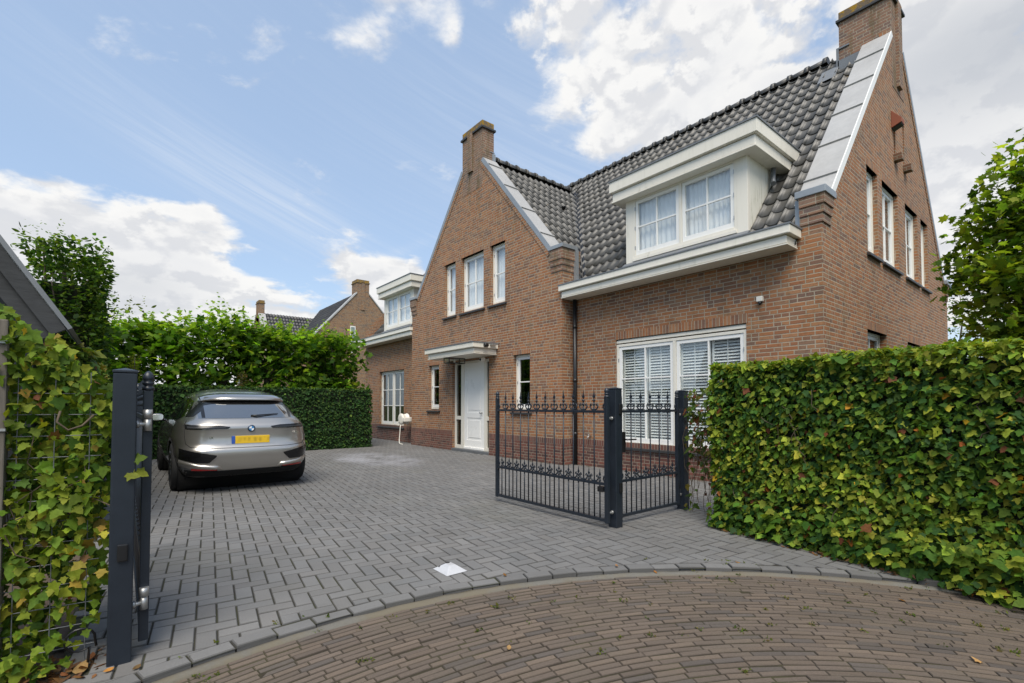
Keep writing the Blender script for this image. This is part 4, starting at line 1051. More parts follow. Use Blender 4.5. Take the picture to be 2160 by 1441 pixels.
leaf_mesh('ivy_tendril', P_, RNG.normal(0, .3, (n_, 3))+np.array([1, -.4, .4]), RNG.normal(0, .5, (n_, 3))+np.array([0, .4, -.6]), np.full(n_, .06), pick(YI[1:4], (1, 2, 1), n_), T_IVY, M_ivy, iv)
mb = MB()
for k in range(20):
    q = FA.lerp(FB, random.random()*.7)+Vector((.02, 0, random.uniform(0, .9))); path = []
    for s in range(6): path.append(q.copy()); q += Vector((random.gauss(0, .012), random.gauss(0, .05), random.uniform(.03, .14)))
    mb.tube(path, random.uniform(.002, .0038), 6)
mb.tube([(-3.12, -.10, 1.22), (-3.10, -.14, 1.17), (-3.09, -.19, 1.15), (-3.10, -.23, 1.19), (-3.12, -.22, 1.24)], .005, 6)
mb.build('stem', M_vine, iv)
cb = empty('cable_loop', (-3.16, -.12, 0), 'loose black cable loop under the ivy beside the gate post', 'cable')
mb = MB(); mb.tube([(-3.12, -.07, .10)]+[(-3.13+.02*math.sin(t), -.13+.055*math.cos(t), .14+.06*math.sin(t)) for t in np.linspace(.3, 5.4, 14)]+[(-3.14, -.10, .02)], .0055, 8); mb.build('cable', M_dplastic, cb)

# dry leaves lying on the soil under the fence
n_ = 260; P_ = np.stack([RNG.uniform(-3.36, -3.0, n_), RNG.uniform(-1.2, -.02, n_), RNG.uniform(-.02, .012, n_)], 1)
o = leaf_mesh('leaf_litter', P_, np.array([0, 0, 1.0])+RNG.normal(0, .35, (n_, 3)), RNG.normal(0, 1, (n_, 3)), RNG.uniform(.04, .09, n_), pick([(.16, .07, .025), (.22, .11, .04), (.10, .05, .025)], (1, 1, 1), n_), T_OVAL, M_dryleaf); tag(o, 'dry brown leaves scattered on the soil below the wire fence', 'leaves', kind='stuff')
n_ = 420; uu = RNG.uniform(-2.6, 1.2, n_); P_ = np.stack([uu, 4.82-.145*(uu+2.63)-RNG.random(n_)**1.5*.12+.02, RNG.uniform(.002, .015, n_)], 1)
o = leaf_mesh('leaf_litter', P_, np.array([0, 0, 1.0])+RNG.normal(0, .35, (n_, 3)), RNG.normal(0, 1, (n_, 3)), RNG.uniform(.02, .055, n_), pick([(.12, .06, .025), (.17, .09, .04), (.07, .04, .022)], (1, 1, 1), n_), T_OVAL, M_dryleaf); tag(o, 'brown leaf litter along the foot of the right hedge', 'leaves', kind='stuff')
# single fallen leaves
spots = [(-2.98, .10, 'brown fallen leaf on the paving right of the nearest gate post'), (-3.02, .0, 'curled orange leaf at the foot of the nearest gate post'), (-3.06, -.14, 'large rusty leaf lying below the wire fence'), (-2.80, 2.22, 'tan fallen leaf against the kerb near the metal ground stop'),
 (-2.42, 3.02, 'small orange leaf on the grey kerb stones'), (-2.2, 3.22, 'tan fallen leaf on the pavers above the curved kerb'), (-.42, 3.38, 'pale star shaped leaf on the road below the hedge'), (-2.05, 1.65, 'dry leaf on the brown road bricks near the kerb'), (-.9, 4.05, 'dry leaf on the road at the right of the kerb'), (-1.9, 3.85, 'small dry leaf on the pavers beside the right hedge')]
for x, y, lb in spots:
    rr = math.hypot(x-CX_, y-CY_); z = .008 if rr > RC else -.028
    big = 'large' in lb
    P_ = np.array([(x, y, z+.008)]); o = leaf_mesh('fallen_leaf', P_, np.array([[.25, .1, 1.0]]), RNG.normal(0, 1, (1, 3))*np.array([1, 1, .05]), np.array([.10 if big else .045]), pick([(.30, .13, .03), (.26, .15, .06)], (1, 1), 1), T_OVAL if 'star' not in lb else T_IVY, M_dryleaf)
    tag(o, lb, 'leaf', 'fallen leaves on the paving')
# weeds and moss in the joints
P_, Nn_, T_, S_, C_ = [], [], [], [], []
for k in range(120):
    th = random.uniform(R(95), R(200)); r = RC+random.choice((-.02, -.12, -.3, -.6, -1.0, .11))+random.gauss(0, .06); 
    if random.random() < .25: r = random.uniform(2.4, RC)
    n = random.randint(4, 14); c = np.array([CX_+r*math.cos(th), CY_+r*math.sin(th), -.028 if r < RC else .0])
    P_.append(c+RNG.normal(0, .012, (n, 3))*np.array([1, 1, .15])); Nn_.append(RNG.normal(0, .6, (n, 3))+np.array([0, 0, 1])); T_.append(RNG.normal(0, 1, (n, 3))+np.array([0, 0, .8])); S_.append(RNG.uniform(.008, .024, n)); C_.append(pick([(.07, .11, .02), (.12, .15, .03), (.17, .15, .05)], (1, 1, 1), n))
o = leaf_mesh('weeds', np.concatenate(P_), np.concatenate(Nn_), np.concatenate(T_), np.concatenate(S_), np.concatenate(C_), T_OVAL, M_leaf); tag(o, 'tiny weeds growing in the joints of the road and kerb', 'weeds', kind='stuff')
# ------------------------------------------------------------------ gates and posts
def finial(mb, x, y, z, r=.026, round_=True):
    mb.lathe((x, y, z), [(r*.95, 0), (r*1.05, .004), (r*1.05, .016), (r*.8, .02), (r*.72, .026), (r*1.0, .032), (r*.98, .042), (r*.7, .048), (r*.95, .056), (r*1.0, .066), (r*.85, .082), (r*.5, .095), (r*.1, .102)], 14)
def spear(mb, x, y, z, h):
    k = h/.17
    mb.lathe((x, y, z), [(.009, 0), (.014, .004*k), (.014, .02*k), (.008, .026*k), (.008, .045*k), (.015, .050*k), (.012, .062*k), (.006, .07*k)], 8)
    zz = z+.066*k
    for ax in ((1, 0), (0, 1)):
        w, d = .019*k, .006
        pts = [(0, 0), (w, .028*k), (.006*k, .055*k), (0, .105*k), (-.006*k, .055*k), (-w, .028*k)]
        if ax[0]: mb.prism([(x+p, y-d/2, zz+q) for p, q in pts], (0, d, 0))
        else: mb.prism([(x-d/2, y+p*.6, zz+q) for p, q in pts], (d, 0, 0))
    for s in (-1, 1): mb.tube([(x, y, z+.05*k), (x+s*.014*k, y, z+.058*k), (x+s*.021*k, y, z+.048*k)], .0042, 6)
def scroll(mb, ax, x, y, z, w):
    for s in (-1, 1):
        pts = [(0, .012), (.22, .004), (.55, .012), (.78, .032), (.80, .056), (.62, .070), (.46, .060), (.52, .046)]
        P = [(x+s*w*a, y, z+b_) if ax == 'x' else (x, y+s*w*a, z+b_) for a, b_ in pts]
        mb.tube(P, [.0085, .0085, .008, .0075, .007, .0065, .006, .007], 7)
def gate(name, hx, hy, ax, sgn, L, nfull, label, zb=.07):
    """ax: 'x' or 'y'; the leaf runs from the hinge stile by sgn*L along ax"""
    root = empty(name, (hx, hy, 0), label, 'gate')
    P = (lambda s, z: (hx+sgn*s, hy, z)) if ax == 'x' else (lambda s, z: (hx, hy+sgn*s, z))
    def bx(mb, s0, s1, w, z0, z1):
        a, b_ = P(s0, z0), P(s1, z1)
        if ax == 'x': mb.box(min(a[0], b_[0]), max(a[0], b_[0]), hy-w/2, hy+w/2, z0, z1)
        else: mb.box(hx-w/2, hx+w/2, min(a[1], b_[1]), max(a[1], b_[1]), z0, z1)
    for s in (0, L):
        mb = MB(); bx(mb, s-.021, s+.021, .042, zb-.01, 1.345); o = mb.build('stile', M_gate, root, bevel=.004)
        mb = MB(); finial(mb, *P(s, 1.345)); mb.build('finial', M_gate, o)
    for nm, z, h, w in (('top_rail', 1.185, .028, .034), ('middle_rail', .44, .028, .034), ('bottom_rail', zb, .032, .032)):
        mb = MB(); bx(mb, .021, L-.021, w, z, z+h); mb.build(nm, M_gate, root, bevel=.003)
    n = 2*nfull+1; dx = (L-.042)/(n+1)
    for kind in (0, 1):
        lst = [k for k in range(1, n+1) if k % 2 == kind]       # kind 1: short bars, kind 0: full bars
        k0 = lst[0]; s = .021+k0*dx; top = 1.262 if kind == 0 else .475
        mb = MB(); mb.tube([P(s, zb+.03), P(s, top)], .0075, 8); bar = mb.build('bar', M_gate, root)
        mb = MB(); x, y, z = P(s, top); spear(mb, x, y, z, .17 if kind == 0 else .13); sp = mb.build('spearhead', M_gate, bar)
        w = dx*2*.44 if kind == 0 else dx*.9
        mb = MB(); x, y, z = P(s, 1.213 if kind == 0 else .468)
        if kind == 0: scroll(mb, ax, x, y, z, w)
        mb2 = MB(); x2, y2, z2 = P(s if kind else s, .468)
        if kind == 0: scroll(mb2, ax, x2, y2, z2, w)
        for q in (mb, mb2):
            if q.v: q.build('scroll', M_gate, bar)
        for k in lst[1:]:
            c = copy_tree(bar, root); d = (k-k0)*dx*sgn
            c.location = (d, 0, 0) if ax == 'x' else (0, d, 0)
    for s in (.0, L):           # half scrolls against the stiles
        q = 1 if s == 0 else -1
        for z in (1.213, .468):
            mb = MB(); pts = [(.02, .012), (.03, .004), (.05, .03), (.046, .056), (.036, .068)]
            mb.tube([P(s+q*a, z+b_) for a, b_ in pts], .0075, 7); mb.build('scroll', M_gate, root)
    return root, P
def gpost(x, y, label, h=1.43, w=.104, rot=0, boxes=()):
    r = empty('gate_post', (x, y, 0), label, 'gate post', 'dark steel gate posts')
    mb = MB(); mb.box(x-w/2, x+w/2, y-w/2, y+w/2, -.06, h); mb.build('post_shaft', M_gate, r, bevel=.008, seg=3)
    mb = MB(); k = w/2+.003; mb.box(x-k, x+k, y-k, y+k, h, h+.012); i = mb.V([(x-k, y-k, h+.012), (x+k, y-k, h+.012), (x+k, y+k, h+.012), (x-k, y+k, h+.012), (x, y, h+.026)])
    for q in range(4): mb.F((i+q, i+(q+1) % 4, i+4))
    mb.build('post_cap', M_gate, r, bevel=.003)
    for b_ in boxes: mb = MB(); mb.box(*b_); mb.build('photocell', M_dplastic, r, bevel=.006)
    return r
def hinge_pin(root, x, y, z, dx, dy):
    mb = MB(); mb.tube([(x, y, z), (x+dx, y+dy, z)], .010, 10); mb.tube([(x+dx*.10, y+dy*.10, z), (x+dx*.34, y+dy*.34, z)], .019, 6)
    mb.tube([(x+dx, y+dy, z-.035), (x+dx, y+dy, z+.03)], .017, 12); mb.tube([(x+dx, y+dy, z+.03), (x+dx, y+dy, z+.075)], .021, 12)
    mb.build('hinge', M_galv, root)
pl = gpost(-3.115, .017, 'dark grey steel gate post nearest the viewer, beside the ivy fence', w=.096, boxes=[(-3.068, -3.053, .0, .042, .50, .585)])
pr = gpost(-3.245, 4.03, 'dark steel gate post in the middle, between the large open leaf and the small gate', boxes=[(-3.193, -3.178, 4.025, 4.07, 1.17, 1.28), (-3.193, -3.178, 4.025, 4.07, .36, .46)])
pf = gpost(-3.285, 5.37, 'dark steel gate post beside the thin reddish ivy')
g1, _ = gate('driveway_gate', -3.235, 3.885, 'x', -1, 1.85, 11, 'tall dark wrought iron gate leaf with spearheads standing open in front of the house')
hinge_pin(g1, -3.235, 3.98, 1.13, .0, -.085); hinge_pin(g1, -3.235, 3.98, .16, .0, -.085)
mb = MB(); mb.box(-3.33, -3.26, 3.84, 3.90, .375, .43); mb.build('gate_latch', M_dplastic, g1, bevel=.006)
g2, _ = gate('driveway_gate', -3.16, .112, 'x', -1, 1.85, 11, 'dark gate leaf seen edge on, standing open beside the nearest post')
for z in (1.17, .26): hinge_pin(g2, -3.11, .055, z, -.018, .056)
g3, P3 = gate('garden_gate', -3.285, 5.255, 'y', -1, 1.10, 5, 'narrow dark iron garden gate with spearheads, closed between two posts')
hinge_pin(g3, -3.285, 5.32, 1.15, 0, -.05); hinge_pin(g3, -3.285, 5.32, .18, 0, -.05)
mb = MB(); mb.box(-3.315, -3.25, 4.145, 4.215, .76, .98); lk = mb.build('gate_lock', M_dplastic, g3, bevel=.008)
mb = MB(); mb.tube([(-3.24, 4.18, .90), (-3.20, 4.18, .90), (-3.195, 4.20, .90), (-3.195, 4.32, .897)], .008, 8); mb.build('gate_handle', M_dplastic, lk)
gs = empty('ground_stop', (-3.2, 2.0, 0), 'white metal pyramid shaped gate stop on the grey pavers', 'gate stop')
mb = MB(); x0, x1, y0, y1 = -3.31, -3.10, 1.90, 2.08; i = mb.V([(x0, y0, .002), (x1, y0, .002), (x1, y1, .002), (x0, y1, .002), (x0+.075, y0+.065, .048), (x1-.075, y0+.065, .048), (x1-.075, y1-.065, .048), (x0+.075, y1-.065, .048)])
for k in range(4): mb.F((i+k, i+(k+1) % 4, i+4+(k+1) % 4, i+4+k))
mb.F((i+4, i+5, i+6, i+7)); mb.build('stop_plate', plain('white_steel', (.50, .50, .51), .4, .2, var=.2), gs, bevel=.003)
mb = MB(); mb.lathe((-3.24, 1.99, .045), [(.016, 0), (.016, .006), (.008, .006), (.008, .0)], 12); mb.build('stop_socket', M_dplastic, gs)
mb = MB(); mb.tube([(-3.265, 1.925+.035*k, .022+.012*math.sin(k*.8)) for k in range(4)], .006, 6); mb.build('stop_slot', M_dplastic, gs)

# ------------------------------------------------------------------ car (tail at x = 0, x grows towards the bonnet)
def paint_mat():
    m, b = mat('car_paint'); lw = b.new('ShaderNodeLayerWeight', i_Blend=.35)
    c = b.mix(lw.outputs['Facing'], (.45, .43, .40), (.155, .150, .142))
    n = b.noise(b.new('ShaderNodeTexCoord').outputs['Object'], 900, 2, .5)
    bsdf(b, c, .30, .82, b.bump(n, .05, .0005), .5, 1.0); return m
def plate_mat():
    m, b = mat('plate_yellow'); P = b.sep(geo_pos(b))
    n = b.noise(b.comb(b.m('MULTIPLY', P[1], 17.0), b.m('MULTIPLY', P[2], 5.0)), 1.0, 1, .4, '2D')
    band = b.m('MULTIPLY', b.sm(b.m('ABSOLUTE', b.m('SUBTRACT', P[2], .76)), .045, .018), b.sm(n, .30, .70))
    bsdf(b, b.mix(b.m('MULTIPLY', band, .5), (.72, .46, .02), (.22, .13, .012)), .45); return m
M_paint = paint_mat()
def cm(name, c, rough, metal=0., coat=0.):
    m, b = mat(name); bsdf(b, c, rough, metal, None, .5, coat); return m
M_gloss = cm('gloss_black', (.007, .007, .008), .22)
M_cglass = cm('car_glass', (.010, .011, .011), .02, 0, 1.0)
M_tyre = plain('tyre_rubber', (.014, .014, .014), .8, 0, var=.2)
M_rim = cm('rim_metal', (.10, .10, .105), .3, .9)
M_red = cm('red_lens', (.36, .012, .012), .15, 0, 1.)
M_lamp = cm('smoked_lens', (.008, .008, .009), .25)
M_lampl = cm('lens_strip', (.035, .037, .04), .3)
M_silver = cm('satin_silver', (.50, .475, .44), .33, .85)
M_chrome = cm('chrome', (.75, .75, .75), .12, 1.)
M_under = cm('under_black', (.006, .006, .006), .9)
M_yel = plate_mat()
M_blue = cm('plate_blue', (.03, .09, .38), .45)
M_blue2 = cm('badge_blue', (.05, .22, .46), .3)
M_wht = cm('badge_white', (.75, .77, .78), .3)
CU, CV = -7.93, 1.51
car = empty('parked_car', (CU-2.3, CV, 0), 'taupe metallic electric SUV parked with its tail towards the gate', 'car')
TFC = lambda x, y, z: (CU-x, CV+y, z)
def interp(tab, z):
    xs = [t[0] for t in tab]; ys = [t[1] for t in tab]; n = len(xs)
    if z <= xs[0]: return ys[0]
    if z >= xs[-1]: return ys[-1]
    d = [(ys[i+1]-ys[i])/(xs[i+1]-xs[i]) for i in range(n-1)]
    m_ = [d[0]]+[0 if d[i-1]*d[i] <= 0 else 2*d[i-1]*d[i]/(d[i-1]+d[i]) for i in range(1, n-1)]+[d[-1]]
    i = max(k for k in range(n-1) if xs[k] <= z); h = xs[i+1]-xs[i]; t = (z-xs[i])/h
    return (2*t**3-3*t*t+1)*ys[i]+(t**3-2*t*t+t)*h*m_[i]+(-2*t**3+3*t*t)*ys[i+1]+(t**3-t*t)*h*m_[i+1]
XR = [(.24, .16), (.32, .07), (.42, .03), (.50, .012), (.57, .0), (.62, .004), (.66, .035), (.72, .062), (.80, .070), (.88, .066), (.93, .060), (.97, .075), (1.02, .115), (1.06, .150), (1.09, .185), (1.20, .275), (1.32, .375), (1.40, .50), (1.46, .72), (1.50, 1.0), (1.53, 1.35), (1.55, 1.75), (1.556, 2.05)]
XF = [(.24, 4.50), (.35, 4.66), (.60, 4.70), (.80, 4.62), (.92, 4.35), (1.0, 3.75), (1.06, 3.45), (1.20, 3.18), (1.32, 2.98), (1.40, 2.86), (1.46, 2.75), (1.50, 2.65), (1.53, 2.52), (1.55, 2.32), (1.556, 2.15)]
WD = [(.24, .82), (.32, .875), (.45, .905), (.60, .925), (.75, .925), (.88, .900), (.98, .865), (1.04, .835), (1.10, .790), (1.20, .735), (1.32, .668), (1.40, .615), (1.46, .55), (1.50, .47), (1.53, .36), (1.55, .20), (1.556, .05)]
XC = 2.3
def nexp(z): return 6.2 if z < 1.0 else max(3.2, 6.2-(z-1.0)*6)
def bx_(y, z):      # rear surface
    w = interp(WD, z); n = nexp(z); t = min(abs(y)/w, .9999); return XC-(XC-interp(XR, z))*(1-t**n)**(1/n)
def by_(x, z):      # side surface
    w = interp(WD, z); n = nexp(z); xe = interp(XR, z) if x < XC else interp(XF, z); t = min(abs(XC-x)/abs(XC-xe), .9999); return w*(1-t**n)**(1/n)
WZ, WRAD, WX = .355, .355, (.88, 3.80)
mb = MB(); mb.tf = TFC; mb.smooth = True; NA = 128
zs = [.24+.02*k for k in range(64)]+[1.52, 1.535, 1.545, 1.552, 1.556]; zs = sorted(z for z in zs if z <= 1.556); rows = []
for z in zs:
    w = interp(WD, z); xr, xf, n = interp(XR, z), interp(XF, z), nexp(z); pts = []
    for k in range(NA):
        t = 2*math.pi*k/NA; c, s = math.cos(t), math.sin(t)
        a = math.copysign(abs(c)**(2/n), c); b_ = math.copysign(abs(s)**(2/n), s)
        pts.append((XC-(XC-xr)*a if a > 0 else XC-(xf-XC)*a, w*b_, z))
    rows.append((mb.V(pts), pts))
for (r0, p0), (r1, p1) in zip(rows, rows[1:]):
    for k in range(NA):
        j = (k+1) % NA; x = (p0[k][0]+p0[j][0]+p1[k][0]+p1[j][0])/4; y = (p0[k][1]+p0[j][1])/2; z = (p0[k][2]+p1[k][2])/2
        if abs(y) > .6 and any((x-wx)**2+(z-WZ)**2 < (WRAD+.045)**2 for wx in WX): continue
        mb.F((r0+k, r0+j, r1+j, r1+k))
mb.F([rows[-1][0]+k for k in range(NA)])
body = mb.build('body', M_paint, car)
mb = MB(); mb.tf = TFC
for wx in WX: mb.lathe((wx, 0, WZ), [(WRAD+.05, -.84), (WRAD+.05, .84)], 40, 'y')
mb.box(.5, 4.3, -.78, .78, .20, .262); mb.build('wheel_housing', M_under, car)
for wx in WX:
    for s in (-1, 1):
        mb = MB(); mb.tf = TFC
        for k in range(28):
            t0, t1 = math.pi*(-.14+1.28*k/28), math.pi*(-.14+1.28*(k+1)/28); q = []
            for t in (t0, t1):
                for r in (WRAD+.035, WRAD+.075):
                    x, z = wx+r*math.cos(t), max(.2, WZ+r*math.sin(t)); q.append((x, s*(by_(x, z)+.012), z))
            mb.poly([q[0], q[1], q[3], q[2]])
        mb.build('wheel_arch', M_under, car, recalc=False)
# wheels
proto = None
for i, wx in enumerate(WX):
    for s in (-1, 1):
        if proto is None:
            yc = s*.795; mb = MB(); mb.tf = TFC
            prof = [(.24, -.12), (.30, -.125), (.335, -.118), (.350, -.095), (.355, -.05), (.355, .05), (.350, .095), (.335, .118), (.30, .125), (.24, .12)]
            mb.lathe((wx, yc, WZ), prof, 48, 'y'); proto = mb.build('wheel', M_tyre, car)
            mb = MB(); mb.tf = TFC
            mb.lathe((wx, yc+s*.10, WZ), [(.255, -.02), (.255, .028), (.235, .030), (.225, .0), (.05, .0), (.05, .02), (.02, .026)], 40, 'y') if s > 0 else mb.lathe((wx, yc-.10, WZ), [(.255, .02), (.255, -.028), (.235, -.030), (.225, .0), (.05, .0), (.05, -.02), (.02, -.026)], 40, 'y')
            for k in range(10):
                t = 2*math.pi*k/10; mb.tube([(wx+.04*math.cos(t), yc+s*.115, WZ+.04*math.sin(t)), (wx+.235*math.cos(t+.12), yc+s*.12, WZ+.235*math.sin(t+.12))], .017, 6)
            mb.build('rim', M_rim, proto); base = (wx, s)
            gr = MB(); gr.tf = TFC
            for yy in (-.06, -.02, .02, .06): gr.lathe((wx, yc+yy, WZ), [(.3562, -.003), (.3562, .003)], 48, 'y')
            gr.build('tread_groove', M_under, proto)
        else:
            c = copy_tree(proto, car); c.location = (-(wx-base[0]), 0, 0)
            if s != base[1]:
                c.scale = (1, -1, 1); c.location = (-(wx-base[0]), 0, 0)
# surface strips that follow the body
def strip_r(mb, y0, y1, lo, hi, n=14, mz=4, off=.006):
    """panel on the tail between the curves lo(y) and hi(y)"""
    g = [[None]*(mz+1) for _ in range(n+1)]
    for i in range(n+1):
        y = y0+(y1-y0)*i/n
        for j in range(mz+1): z = lo(y)+(hi(y)-lo(y))*j/mz; g[i][j] = mb.V([(bx_(y, z)-off, y, z)])
    mb.smooth = True
    for i in range(n):
        for j in range(mz): mb.F((g[i][j], g[i+1][j], g[i+1][j+1], g[i][j+1]))
    mb.smooth = False
def strip_s(mb, s, x0, x1, lo, hi, n=24, mz=6, off=.006):
    g = [[None]*(mz+1) for _ in range(n+1)]
    for i in range(n+1):
        x = x0+(x1-x0)*i/n
        for j in range(mz+1): z = lo(x)+(hi(x)-lo(x))*j/mz; g[i][j] = mb.V([(x, s*(by_(x, z)+off), z)])
    mb.smooth = True
    for i in range(n):
        for j in range(mz): mb.F((g[i][j], g[i+1][j], g[i+1][j+1], g[i][j+1]))
    mb.smooth = False
def lin(*pts):
    return lambda t: interp_lin(pts, t)
def interp_lin(pts, t):
    if t <= pts[0][0]: return pts[0][1]
    for (a, b_), (c, d) in zip(pts, pts[1:]):
        if t <= c: return b_+(d-b_)*(t-a)/(c-a)
    return pts[-1][1]
def cpart(name, m, fn, parent=None, solid=.004):
    mb = MB(); mb.tf = TFC; fn(mb); o = mb.build(name, m, parent or car, recalc=False, uv=False)
    return o
def rear_glass(mb): strip_r(mb, -.64, .64, lambda y: 1.072+.004*abs(y), lambda y: 1.335-.05*max(0, abs(y)-.42)/.2-.0, 30, 8, .004)
m_, b_ = mat('rear_window_glass'); pr = bsdf(b_, (.03, .032, .034), .03, 0, None, 1.0, 1.0); pr.inputs['IOR'].default_value = 2.1
rw = cpart('rear_window', MATS['rear_window_glass'], rear_glass)
cpart('window_border', M_gloss, lambda mb: (strip_r(mb, -.60, .60, lambda y: 1.285-.25*max(0, abs(y)-.46), lambda y: 1.338-.05*max(0, abs(y)-.42)/.2, 30, 4, .008), [strip_r(mb, s*.56 if s > 0 else -.60, .60 if s > 0 else -.56, lambda y: 1.085, lambda y: 1.33, 4, 6, .008) for s in (-1, 1)]), rw)
def spoiler(mb):
    n = 24; prof = [(.03, 1.332), (-.075, 1.340), (-.085, 1.352), (-.03, 1.392), (.10, 1.428), (.3, 1.455), (.3, 1.36)]; rows_ = []
    for i in range(n+1):
        y = -.575+1.15*i/n; x0 = bx_(y*.985, 1.335); f = 1-.25*(abs(y)/.575)**6
        rows_.append(mb.V([(x0+dx*f, y, 1.332+(z-1.332)*f-.02*(abs(y)/.575)**4) for dx, z in prof]))
    mb.smooth = True; m_ = len(prof)
    for a, b_ in zip(rows_, rows_[1:]):
        for k in range(m_): mb.F((a+k, a+(k+1) % m_, b_+(k+1) % m_, b_+k))
    mb.smooth = False; mb.F([rows_[0]+k for k in range(m_)]); mb.F([rows_[-1]+k for k in range(m_-1, -1, -1)])
cpart('roof_spoiler', M_paint, spoiler)
mb = MB(); mb.tf = TFC; mb.tube([(bx_(.03, 1.105)-.012, .02, 1.105), (bx_(.1, 1.11)-.03, .10, 1.112), (bx_(.40, 1.13)-.018, .40, 1.135)], [.016, .011, .005], 8); mb.build('wiper', M_dplastic, rw)
for s in (-1, 1):
    o = cpart('tail_light', M_lamp, lambda mb: strip_r(mb, s*.27, s*.795, lambda y: lin((.27, .944), (.30, .922), (.80, .924))(abs(y)), lambda y: lin((.27, .952), (.40, .972), (.80, .986))(abs(y)), 20, 4, .010))
    cpart('light_bar', M_lampl, lambda mb: strip_r(mb, s*.33, s*.775, lambda y: .938, lambda y: lin((.33, .946), (.62, .948), (.66, .962), (.78, .966))(abs(y)), 18, 2, .013), o)
    cpart('bumper_insert', M_gloss, lambda mb: strip_r(mb, s*.44, s*.86, lambda y: lin((.44, .535), (.53, .445), (.70, .455), (.86, .505))(abs(y)), lambda y: lin((.44, .552), (.70, .612), (.86, .655))(abs(y)), 20, 6, .010))
    def wing(mb):
        lo = lin((.36, .335), (.40, .340), (.70, .372), (.86, .385)); hi = lin((.36, .352), (.40, .405), (.66, .435), (.86, .49)); n = 18; rr_ = []
        for i in range(n+1):
            y = .36+.50*i/n; a, b_ = lo(y), hi(y); d = .040*min(1, i/3)
            rr_.append(mb.V([(bx_(y, a)-.002, s*y, a), (bx_(y, a)-d*.85, s*y, a+.002), (bx_(y, .5*(a+b_))-d*1.15, s*y, .5*(a+b_)), (bx_(y, b_)-d*.6, s*y, b_-.004), (bx_(y, b_)-.002, s*y, b_)]))
        mb.smooth = True
        for a, b_ in zip(rr_, rr_[1:]):
            for k in range(4): mb.F((a+k, b_+k, b_+k+1, a+k+1))
        mb.smooth = False
    w_ = cpart('bumper_blade', M_silver, wing)
    cpart('rear_reflector', M_red, lambda mb: strip_r(mb, s*.43, s*.73, lambda y: lin((.4, .338), (.8, .348))(abs(y)), lambda y: lin((.4, .358), (.8, .382))(abs(y)), 10, 2, .034))
    cpart('exhaust_trim', M_under, lambda mb: strip_r(mb, s*.42, s*.82, lambda y: .245, lambda y: lin((.4, .337), (.8, .350))(abs(y)), 12, 4, .004))
    # side glass, pillars and mirror
    sg = cpart('side_window', M_cglass, lambda mb: strip_s(mb, s, .62, 3.25, lin((.62, 1.13), (1.0, 1.05), (2.5, 1.005), (3.25, .985)), lin((.62, 1.16), (.95, 1.33), (1.5, 1.385), (2.3, 1.395), (2.8, 1.33), (3.25, 1.02)), 40, 8, .004))
    cpart('window_trim', M_chrome if False else M_gloss, lambda mb: (strip_s(mb, s, 1.72, 1.80, lambda x: 1.02, lambda x: 1.39, 2, 6, .007),), sg)
    cpart('quarter_glass', M_gloss, lambda mb: strip_s(mb, s, .40, .66, lin((.40, 1.10), (.66, 1.09)), lin((.40, 1.19), (.66, 1.33)), 6, 5, .006))
    cpart('side_sill', M_under, lambda mb: strip_s(mb, s, 1.26, 3.42, lambda x: .242, lambda x: .34, 12, 3, .010))
    mb = MB(); mb.tf = TFC; x, y = 2.98, s*.985; mb.smooth = True
    n, m_ = 12, 16; idx = []
    for i in range(n+1):
        a = -1+2*i/n; r = math.sqrt(max(0, 1-abs(a)**3.0)); idx.append(mb.V([(x+.075*r*math.cos(t)*(1 if math.cos(t) > 0 else .55), y+s*.0+.105*a, 1.045+.066*r*math.sin(t)) for t in [2*math.pi*k/m_ for k in range(m_)]]))
    for i in range(n):
        for k in range(m_): mb.F((idx[i]+k, idx[i]+(k+1) % m_, idx[i+1]+(k+1) % m_, idx[i+1]+k))
    mb.smooth = False; mi = mb.build('side_mirror', M_paint, car)
    mb = MB(); mb.tf = TFC; mb.prism([(x-.046, y+a*.085, 1.045+b_*.048) for a, b_ in ((-1, -.6), (-.8, -1), (.8, -1), (1, -.5), (1, .6), (.75, 1), (-.75, 1), (-1, .6))], (.006, 0, 0)); mb.build('mirror_glass', M_chrome, mi)
    mb = MB(); mb.tf = TFC; mb.tube([(x+.02, s*.80, .985), (x+.02, s*.93, 1.0)], .024, 8); mb.build('mirror_arm', M_gloss, mi)
# shut lines, lower valance, plate, badges, lettering
def line_r(pts, r=.0045):
    mb = MB(); mb.tf = TFC; P = []
    for (y0, z0), (y1, z1) in zip(pts, pts[1:]):
        for k in range(6): y, z = y0+(y1-y0)*k/6, z0+(z1-z0)*k/6; P.append((bx_(y, z)-.001, y, z))
    y, z = pts[-1]; P.append((bx_(y, z)-.001, y, z)); mb.tube(P, r, 5); return mb
mb = line_r([(-.765, 1.04), (-.80, .97), (-.80, .82), (-.79, .72), (-.74, .672), (-.50, .652), (0, .648), (.50, .652), (.74, .672), (.79, .72), (.80, .82), (.80, .97), (.765, 1.04)]); mb.build('tailgate_gap', M_under, car)
cpart('rear_valance', M_under, lambda mb: strip_r(mb, -.56, .56, lambda y: .242, lambda y: .325, 20, 4, .006))
cpart('plate_recess', M_paint, lambda mb: strip_r(mb, -.32, .32, lambda y: .69, lambda y: .835-.0*abs(y), 10, 4, .002))
mb = MB(); mb.tf = TFC; xp = bx_(0, .76)-.018; mb.box(xp, xp+.02, -.205, .250, .705, .815); o = mb.build('number_plate', M_yel, car, bevel=.003)
mb = MB(); mb.tf = TFC; mb.box(xp-.0005, xp+.02, -.250, -.206, .705, .815); mb.build('plate_band', M_blue, o, bevel=.003)
xb = bx_(0, .92)-.004
mb = MB(); mb.tf = TFC; mb.lathe((xb, .005, .922), [(.050, .008), (.052, 0), (.048, -.006), (.040, -.008)], 32, 'x'); o = mb.build('round_badge', cm('badge_ring', (.05, .075, .12), .25, .5), car)
